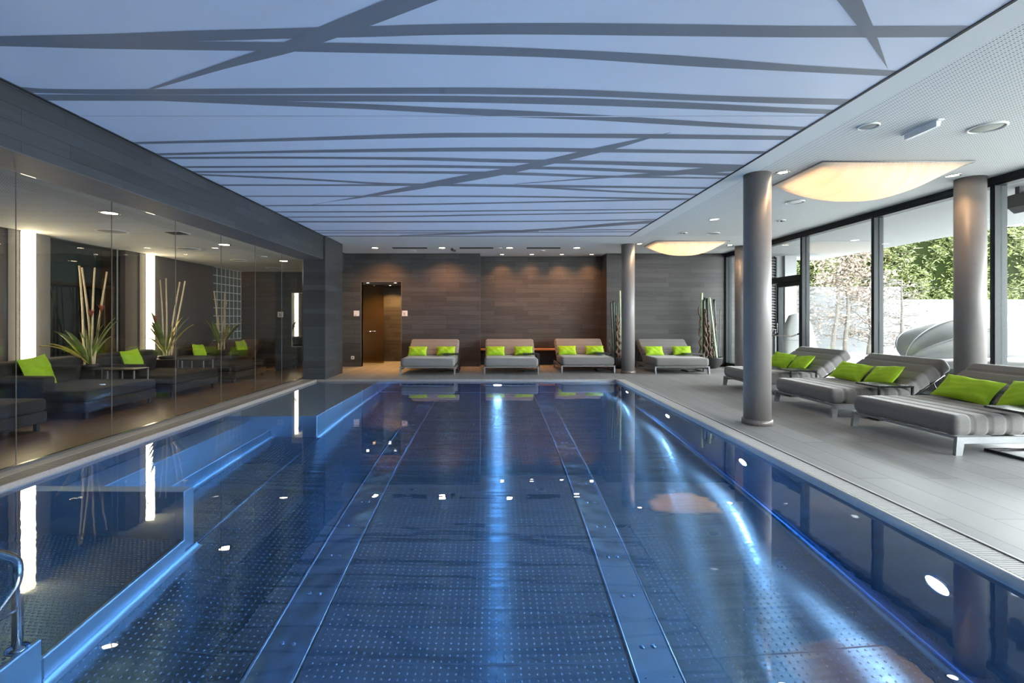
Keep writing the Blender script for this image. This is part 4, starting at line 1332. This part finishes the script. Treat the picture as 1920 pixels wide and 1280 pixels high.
# back strip
for x, lab in ((-2.90, 'downlight in the back ceiling above the lit doorway'), (-1.27, 'downlight in the back ceiling between the first two vents'),
               (0.37, 'downlight in the back ceiling beside the small detector'), (2.0, 'downlight in the back ceiling after the last vent')):
    downlight('downlight', (x, 11.75, CZ - 0.001), lab, 'downlights in the back ceiling', 0.095, 'lamp_on', W_SPOT * 2.2, (1.0, 0.41, 0.12), 104, blend=1.0, tilt=(math.radians(30), 0, 0))
for i, x in enumerate((0.2, 1.0, 1.8, 2.6)):
    downlight('spotlight', (x, 12.93, CZ - 0.001), 'warm niche spotlight, number %s from the open edge of the niche' % ('one', 'two', 'three', 'four')[i],
              'warm spotlights washing the niche wall', 0.06, 'lamp_on', W_SPOT * 1.0, (1.0, 0.42, 0.12), 96, blend=1.0, tilt=(math.radians(17), 0, 0))
for (x, y, lab) in ((-3.42, 13.08, 'warm spotlight in the passage ceiling at the glass door'), (-2.68, 13.08, 'warm spotlight in the passage ceiling by the right reveal'),
                    (-3.02, 14.0, 'warm spotlight deep in the passage beside the glass door edge'), (-2.62, 14.0, 'warm spotlight deep in the passage at the right wall')):
    downlight('spotlight', (x, y, 2.229), lab, 'warm spotlights in the passage', 0.05, 'lamp_on', W_SPOT * 1.3, (1.0, 0.52, 0.16), 120)
downlight('spotlight', (-3.48, 14.0, 2.229), 'warm spotlight glowing behind the frosted glass door', 'warm spotlights in the passage', 0.05, 'lamp_on', W_SPOT * 0.8, (1.0, 0.52, 0.16), 120)
# column spots
for (x, y, lab) in ((3.40, 5.70, 'spotlight in the ceiling beside the near deck column'), (5.52, 5.82, 'spotlight in the ceiling beside the window column'),
                    (3.33, 11.1, 'spotlight in the ceiling beside the far deck column'), (5.50, 11.3, 'spotlight in the ceiling beside the corner column')):
    downlight('spotlight', (x, y, CZ - 0.001), lab, 'spotlights beside the columns', 0.075, 'lamp_on', W_SPOT * 0.22, (1.0, 0.60, 0.30), 100, lens_r=0.7)
downlight('downlight', (3.81, 8.39, CZ - 0.001), 'bright round downlight in the white ceiling between the two sail lamps', None, 0.085, 'lamp_cool', W_SPOT * 0.6, (1, 0.9, 0.75), 100)

def disc(name, loc, r, label, cat, group=None, mat='white_trim', grille=False):
    t = thing(name, label, cat, loc, 0, group)
    m = MB(); m.lathe([(r * 0.86, -0.004), (r * 0.9, -0.016), (r * 0.97, -0.012), (r, 0.0)], seg=32); m.build('rim', 'white_trim', t)
    m = MB(); m.lathe([(r * 0.86, -0.004), (r * 0.5, -0.010), (0, -0.012)], seg=32); m.build('cover', mat, t)
    if grille:
        m = MB()
        for a in (0.5, 2.6, 4.6):
            m.lathe([(r * 0.2, 0), (r * 0.16, -0.008), (0, -0.010)], (r * 0.45 * math.cos(a), r * 0.45 * math.sin(a), -0.010), 12)
        m.build('nozzle', 'table_black', t)
    return t
MT['speaker_cloth'] = plain('pale speaker cover', (0.42, 0.43, 0.38), 0.8, nscale=40)
MT['grey_cover'] = plain('grey fitting cover', (0.30, 0.30, 0.29), 0.6, nscale=40)
SP = 'round ceiling speakers'
disc('ceiling_speaker', (4.44, 4.36, CZ), 0.14, 'pale round ceiling speaker right of the emergency light bar', 'speaker', SP, 'speaker_cloth')
disc('ceiling_speaker', (4.43, 7.13, CZ), 0.13, 'round ceiling speaker just beyond the near sail lamp', 'speaker', SP)
disc('ceiling_speaker', (4.41, 9.75, CZ), 0.13, 'round ceiling speaker just before the far sail lamp', 'speaker', SP, 'grey_cover')
for y, lab in ((6.83, 'large grey ceiling speaker above the first lounge lamp'), (8.52, 'grey ceiling speaker in the middle of the lounge ceiling'),
               (10.2, 'grey ceiling speaker before the glass block wall'), (11.8, 'grey ceiling speaker at the lounge end wall')):
    disc('ceiling_speaker', (-5.40, y, BZ), 0.20 if y < 9 else 0.17, lab, 'speaker', 'round speakers in the lounge ceiling', 'grey_cover')
disc('air_nozzle', (3.35, 4.33, CZ), 0.085, 'round white ceiling fitting left of the emergency light bar', 'vent', None, 'grey_cover')
disc('air_nozzle', (5.01, 8.48, CZ), 0.085, 'round three-nozzle ceiling fitting beside the near column top', 'vent', None, 'white_trim', True)
disc('air_nozzle', (3.78, 9.70, CZ), 0.085, 'small grey three-nozzle ceiling fitting before the far sail lamp', 'vent', None, 'grey_cover', True)
disc('smoke_detector', (-4.57, 9.6, BZ), 0.06, 'small white detector at the far end of the lounge ceiling', 'detector')
disc('smoke_detector', (0.13, 11.75, CZ), 0.05, 'small white detector in the back ceiling right of the middle vent', 'detector')
disc('ceiling_speaker', (-2.07, 12.25, CZ), 0.10, 'small grey ceiling disc behind the first slot vent', 'speaker', None, 'grey_cover')
disc('ceiling_speaker', (1.19, 12.25, CZ), 0.10, 'small grey ceiling disc behind the last slot vent', 'speaker', None, 'grey_cover')
t = thing('security_camera', 'small dark camera hanging between the first two slot vents', 'camera', (-1.0, 11.75, CZ))
m = MB(); m.lathe([(0.035, 0), (0.035, -0.02), (0.012, -0.025), (0.012, -0.04)], seg=16); m.build('mount', 'grey_cover', t)
m = MB(); m.tube([(-0.05, -0.02, -0.035), (0.0, 0.0, -0.055), (0.05, 0.02, -0.07)], [0.028, 0.03, 0.022], 12); m.build('housing', 'table_black', t)
for (xa, xb, lab) in ((-2.47, -1.64, 'dark slot vent in the back ceiling nearest the doorway'), (-0.84, -0.03, 'dark slot vent in the middle of the back ceiling'), (0.79, 1.60, 'dark slot vent in the back ceiling above the niche daybeds')):
    t = thing('slot_vent', lab, 'vent', ((xa + xb) / 2, 11.75, CZ), 0, 'slot vents in the back ceiling')
    L = (xb - xa) / 2
    m = MB(); m.box(-L, L, -0.065, 0.065, -0.010, 0.0); m.build('slot', 'grate_dark', t)
    m = MB()
    for y in (-0.058, -0.002, 0.054):
        m.bbox(-L - 0.004, L + 0.004, y, y + 0.006, -0.0125, 0, 0.001)
    m.build('frame', 'anthracite', t)
t = thing('vent_cassette', 'square grey grille in the lounge ceiling right of the large speaker', 'vent', (-4.57, 6.96, BZ))
m = MB(); m.bbox(-0.13, 0.13, -0.13, 0.13, -0.010, 0, 0.003); m.build('frame', 'white_trim', t)
m = MB()
for k_ in range(5):
    m.box(-0.11, 0.11, -0.10 + 0.045 * k_, -0.08 + 0.045 * k_, -0.016, -0.010)
m.build('louvres', 'table_black', t)
t = thing('emergency_light', 'slim white emergency light bar on the perforated ceiling', 'emergency light', (3.855, 4.36, CZ))
m = MB(); m.bbox(-0.03, 0.03, -0.19, 0.19, -0.012, 0, 0.003); m.build('base', 'white_trim', t)
m = MB(); m.prism([(-0.022, -0.012), (0.022, -0.012), (0.012, -0.055), (-0.022, -0.060)], 'y', -0.165, 0.165); m.build('diffuser', 'white_trim', t)

# sail lamps
def sail(x0, x1, y0, y1, depth, label):
    cx, cy_ = (x0 + x1) / 2, (y0 + y1) / 2
    t = thing('sail_lamp', label, 'ceiling lamp', (cx, cy_, CZ), 0, 'glowing fabric sail lamps')
    m = MB()
    nx, ny_ = 40, 20
    v = []; f = []
    for i in range(nx + 1):
        for j in range(ny_ + 1):
            u = -1 + 2 * i / nx; q = -1 + 2 * j / ny_
            d = (1 - abs(u) ** 2.6) ** 1.15 * (1 - 0.75 * max(0.0, -q) ** 2.5 * 1.0 - (0.30 * max(0.0, q) ** 3)) 
            d *= 1.0
            edge = 0.018
            z = -edge - depth * max(0.0, d)
            if q <= -0.999:
                z = -edge
            v.append((u * (x1 - x0) / 2 * (1 - 0.02 * (1 - q * q)), q * (y1 - y0) / 2 * (1 - 0.06 * (1 - u * u)), z))
    for i in range(nx):
        for j in range(ny_):
            a = i * (ny_ + 1) + j
            f.append((a, a + 1, a + ny_ + 2, a + ny_ + 1))
    m.add(v, f, 0, True)
    m.build('fabric', 'sail', t)
    m = MB()
    X, Y = (x1 - x0) / 2, (y1 - y0) / 2
    for (a, c) in (((-X, -Y), (X, -Y)), ((X, -Y), (X, Y)), ((X, Y), (-X, Y)), ((-X, Y), (-X, -Y))):
        m.tube([(a[0], a[1], -0.014), (c[0], c[1], -0.014)], 0.008, 6)
    m.build('frame', 'alu', t)
    l = bpy.data.lights.new('lamp_light', 'AREA'); l.shape = 'RECTANGLE'; l.size = (x1 - x0) * 0.9; l.size_y = (y1 - y0) * 0.8
    l.energy = E_SAIL; l.color = (1.0, 0.61, 0.30)
    lo = bpy.data.objects.new('lamp_light', l); COL.objects.link(lo); lo.parent = t; lo.location = (0, 0, -0.02)
    return t
sail(3.58, 5.24, 5.27, 6.22, 0.27, 'glowing orange fabric sail lamp on the ceiling between near column and windows')
sail(3.55, 5.18, 10.64, 11.46, 0.25, 'smaller looking glowing sail lamp on the ceiling before the back wall')

# ------------------------------------------------------------------ garden
b = MB(); b.box(WX + 0.1, 40, -8, 60, -0.12, -0.02)
struct('ground', b, 'paving', 'pale overexposed terrace outside', 'ground')
b = MB(); b.box(WX + 0.09, 9.55, -4, 14.2, CZ + 0.0, CZ + 0.12)
struct('roof_eave', b, 'eave', 'grey underside of the roof overhang outside the windows', 'eave')
b = MB(); b.box(7.4, 15.6, 18.5, 18.7, -0.05, 2.49); b.box(15.6, 40, 18.5, 18.7, -0.05, 2.0)
struct('wall_garden', b, 'garden_wall', 'white garden wall below the hedge', 'wall')
# side wall with louvred shutter next to the hall
b = MB(); b.box(WX + 0.1, 7.72, 13.36, 13.5, -0.02, CZ); b.box(7.72, 7.93, 13.30, 13.5, -0.02, CZ, 1); b.box(7.93, 8.25, 13.2, 13.6, -0.02, CZ)
struct('wall_annex', b, ['louvre', 'eave'], 'white wall with post at the end of the terrace', 'wall')
t = thing('louvre_shutter', 'white louvred shutter outside the corner window', 'shutter', (6.95, 13.30, 0.92))
m = MB()
for k_ in range(26):
    z = 0.04 + k_ * 0.076
    m.prism([(-0.05, z), (-0.04, z - 0.006), (0.03, z + 0.05), (0.02, z + 0.056)], 'x', -0.70, 0.76)
m.build('slats', 'louvre', t)
m = MB(); m.box(-0.72, -0.70, -0.06, 0.04, 0, 2.03); m.box(0.76, 0.79, -0.06, 0.04, 0, 2.03); m.box(-0.70, 0.76, 0.036, 0.05, 0, 2.03); m.build('frame', 'anthracite', t)

# hedge: leaf sprays over a dark core
rng = np.random.default_rng(5)
def leaf_cloud(name, centres, size, mats, parent, rng, flat=0.6):
    n = len(centres)
    a = rng.uniform(0, 2 * np.pi, n); el = rng.uniform(-0.9, 0.9, n)
    u = np.stack([np.cos(a) * np.cos(el), np.sin(a) * np.cos(el), np.sin(el)], 1)
    w = np.cross(u, rng.normal(size=(n, 3))); w /= np.linalg.norm(w, axis=1)[:, None] + 1e-9
    s = size * rng.uniform(0.6, 1.4, n)[:, None]
    v = np.empty((n, 4, 3))
    v[:, 0] = centres - u * s; v[:, 1] = centres + w * s * flat * 0.5; v[:, 2] = centres + u * s; v[:, 3] = centres - w * s * flat * 0.5
    me = bpy.data.meshes.new(name)
    me.from_pydata(v.reshape(-1, 3).tolist(), [], np.arange(4 * n).reshape(-1, 4).tolist())
    for q in mats:
        me.materials.append(MT[q])
    me.polygons.foreach_set('material_index', rng.integers(0, len(mats), n).astype(np.int32))
    o = bpy.data.objects.new(name, me); COL.objects.link(o); o.parent = parent
    return o
t = thing('hedge', 'tall clipped green conifer hedge above the white garden wall', 'hedge', (0, 0, 0))
N = 60000
xs = rng.uniform(9.5, 24, N); zs = rng.uniform(1.7, 5.3, N)
bulge = 0.22 * np.sin(xs * 2.1 + zs * 1.7) + 0.18 * np.sin(xs * 4.7 - zs * 3.1) + 0.10 * np.sin(xs * 9.1 + zs * 7.7)
top = 5.05 + 0.18 * np.sin(xs * 0.9) + 0.12 * np.sin(xs * 3.3)
ys = 19.25 - bulge - rng.exponential(0.10, N) + 0.15
keep = zs < top
cen = np.stack([xs, ys, zs], 1)[keep]
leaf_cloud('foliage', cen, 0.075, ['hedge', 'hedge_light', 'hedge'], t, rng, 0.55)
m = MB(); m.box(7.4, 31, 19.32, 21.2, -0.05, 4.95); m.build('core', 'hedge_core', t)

# bare hornbeams with dry leaves
def tree(x, y, h, label, seed, leafy, lean=0.0, two=False):
    r = random.Random(seed)
    t = thing('bare_tree', label, 'tree', (x, y, -0.02), 0, 'bare trees before the garden wall')
    m = MB()
    def stem(x0, ln):
        pts = [(x0 + ln * q / 10 + 0.03 * math.sin(q * 1.1 + seed), 0.03 * math.cos(q * 0.9), h * q / 10) for q in range(11)]
        m.tube(pts, [0.075 * (1 - 0.075 * q) for q in range(11)], 8)
        return pts
    P = stem(0, lean)
    if two:
        P2 = stem(-0.45, 0.3)
    m.build('trunk', 'bark', t)
    m = MB(); tips = []
    nb = 60 if leafy else 46
    for i in range(nb):
        q = r.uniform(0.12, 1.0)
        src = P2 if two and r.random() < 0.45 else P
        k_ = int(q * 9.99); base = src[k_]
        z0 = h * q
        s_ = r.choice((-1, 1)); L = r.uniform(0.5, 1.25) * (1.0 if q > 0.15 else 0.7)
        a = r.uniform(-0.15, 0.6)
        d = (s_ * math.cos(a), r.uniform(-0.35, 0.35), math.sin(a))
        pts = [(base[0], base[1], z0)]
        for j in range(1, 5):
            pts.append((base[0] + d[0] * L * j / 4 + r.uniform(-0.05, 0.05), base[1] + d[1] * L * j / 4, z0 + d[2] * L * j / 4 + r.uniform(-0.05, 0.05)))
        m.tube(pts, [0.016, 0.012, 0.009, 0.006, 0.003], 4, 0, False)
        tips += pts[1:]
        for j in range(1, 5):
            p = pts[j]
            e = (p[0] + r.uniform(-0.3, 0.3), p[1] + r.uniform(-0.15, 0.15), p[2] + r.uniform(-0.1, 0.28))
            m.tube([p, ((p[0] + e[0]) / 2 + r.uniform(-0.03, 0.03), (p[1] + e[1]) / 2, (p[2] + e[2]) / 2), e], [0.006, 0.005, 0.003], 3, 0, False)
            tips.append(e)
    m.build('branches', 'bark', t)
    g = np.random.default_rng(seed)
    tp = np.array(tips)
    top_ = tp[:, 2] > h * 0.52
    n1 = leafy[1]; n2 = leafy[0]
    c1 = tp[top_][g.integers(0, top_.sum(), n1)] + g.normal(size=(n1, 3)) * np.array([0.16, 0.12, 0.15]) if n1 else np.zeros((0, 3))
    c2 = tp[~top_][g.integers(0, (~top_).sum(), n2)] + g.normal(size=(n2, 3)) * 0.08
    leaf_cloud('leaves', np.concatenate([c1, c2]), 0.055, ['brown_leaf'], t, g, 0.75)
tree(12.35, 17.0, 3.75, 'bare two-stemmed tree with dense dry brown leaves at its top', 3, (350, 3300), 0.1, True)
tree(13.35, 17.2, 2.75, 'slim bare tree with scattered dry leaves between two window mullions', 5, (260, 420))
tree(14.5, 17.2, 2.65, 'leafless tree with fine twigs next to the white canopy', 7, (120, 60))
tree(10.9, 17.4, 2.5, 'thin bare shrub tree behind the terrace door mullion', 9, (220, 160))

# round wicker daybeds with canopy outside
def garden_bed(cx, cy_, label):
    t = thing('canopy_daybed', label, 'garden daybed', (cx, cy_, -0.02), 0)
    m = MB(); m.lathe([(0.0, 0.0), (1.12, 0.0), (1.20, 0.12), (1.26, 0.47), (1.22, 0.50), (1.15, 0.48), (0, 0.46)], seg=64)
    o = m.build('basket', 'wicker', t)
    m = MB(); m.lathe([(0, 0.46), (1.1, 0.46), (1.14, 0.50), (1.1, 0.55), (0, 0.57)], seg=48); m.build('mattress', 'canvas', t)
    R, HZ, C0 = 1.30, 0.72, 0.58
    def hoop(phi):
        out = []
        for i in range(33):
            th = math.pi * i / 32
            out.append((R * math.cos(th), -R * math.sin(th) * math.cos(phi) * 0.95, C0 + HZ * math.sin(th) * math.sin(phi) + 0.02))
        return out
    phis = [math.radians(a) for a in (12, 52, 90, 130)]
    m = MB(); fm = MB()
    for a, c in zip(phis[:-1], phis[1:]):
        v = []; f = []
        for k_ in range(9):
            q = k_ / 8
            hp = hoop(a + (c - a) * q)
            sc = 1 - 0.045 * math.sin(math.pi * q)
            v += [(p[0] * sc, p[1] * sc, C0 + (p[2] - C0) * sc) for p in hp]
        for k_ in range(8):
            for i in range(32):
                z = k_ * 33 + i
                f.append((z, z + 1, z + 34, z + 33))
        m.add(v, f, 0, True)
    for a in phis:
        fm.tube(hoop(a), 0.014, 6)
    o = m.build('canopy', 'canvas', t)
    sd = o.modifiers.new('thickness', 'SOLIDIFY'); sd.thickness = 0.006
    fm.build('hoop', 'alu', t)
    return t
garden_bed(8.10, 8.0, 'round wicker daybed with white folding canopy on the terrace outside')

# covered furniture by the door
t = thing('covered_parasol', 'white cloth covered furniture outside the terrace door', 'covered furniture', (7.75, 12.35, -0.02))
m = MB()
v = []; f = []
prof = [(0.50, 0.0), (0.47, 0.35), (0.42, 0.75), (0.33, 1.10), (0.22, 1.36), (0.03, 1.42)]
S_ = 36
for (rr, z) in prof:
    for k_ in range(S_):
        a = 2 * math.pi * k_ / S_
        q = rr * (1 + 0.07 * math.sin(7 * a + z * 2) * (1 - z / 1.6))
        v.append((q * math.cos(a), 0.7 * q * math.sin(a), z))
for i in range(len(prof) - 1):
    for k_ in range(S_):
        k2 = (k_ + 1) % S_
        f.append((i * S_ + k_, i * S_ + k2, (i + 1) * S_ + k2, (i + 1) * S_ + k_))
f.append(tuple((len(prof) - 1) * S_ + k_ for k_ in range(S_)))
m.add(v, f, 0, True); m.build('cover', 'canvas', t)
m = MB(); m.tube([(0.5 * math.cos(a), 0.35 * math.sin(a), 0.75) for a in [i * 0.35 for i in range(19)]], 0.008, 5); m.build('cord', 'alu', t)
# black loudspeaker under the eave
t = thing('outdoor_loudspeaker', 'black loudspeaker hanging under the eave outside the window column', 'loudspeaker', (6.92, 6.32, CZ))
m = MB(); m.bbox(-0.09, -0.03, -0.03, 0.03, -0.20, 0.0, 0.004); m.build('bracket', 'table_black', t)
m = MB(); m.prism([(-0.10, -0.10), (0.02, -0.06), (0.20, -0.08), (0.24, -0.20), (0.16, -0.30), (0.0, -0.33), (-0.09, -0.26)], 'y', -0.12, 0.12); m.build('housing', 'black', t)
m = MB(); m.lathe([(0.075, -0.122), (0.07, -0.128), (0, -0.128)], (0.08, 0, -0.20), 24, 0, 'y'); m.build('grille', 'table_black', t)
# eave downlights
for (x, y, lab) in ((7.9, 10.6, 'small lit downlight in the eave beyond the door transom'), (8.2, 7.6, 'small lit downlight in the eave above the canopy daybed')):
    downlight('eave_light', (x, y, CZ - 0.001), lab, 'downlights in the eave', 0.08, 'lamp_cool')

# window light portal (sky importance sampling through the glass front)
pl = bpy.data.lights.new('window_portal', 'AREA'); pl.shape = 'RECTANGLE'; pl.size = 15.0; pl.size_y = 2.95
pl.cycles.is_portal = True
po = bpy.data.objects.new('window_portal', pl); COL.objects.link(po)
po.location = (WX + 0.25, 5.3, 1.5); po.rotation_euler = (math.pi / 2, 0, math.pi / 2)
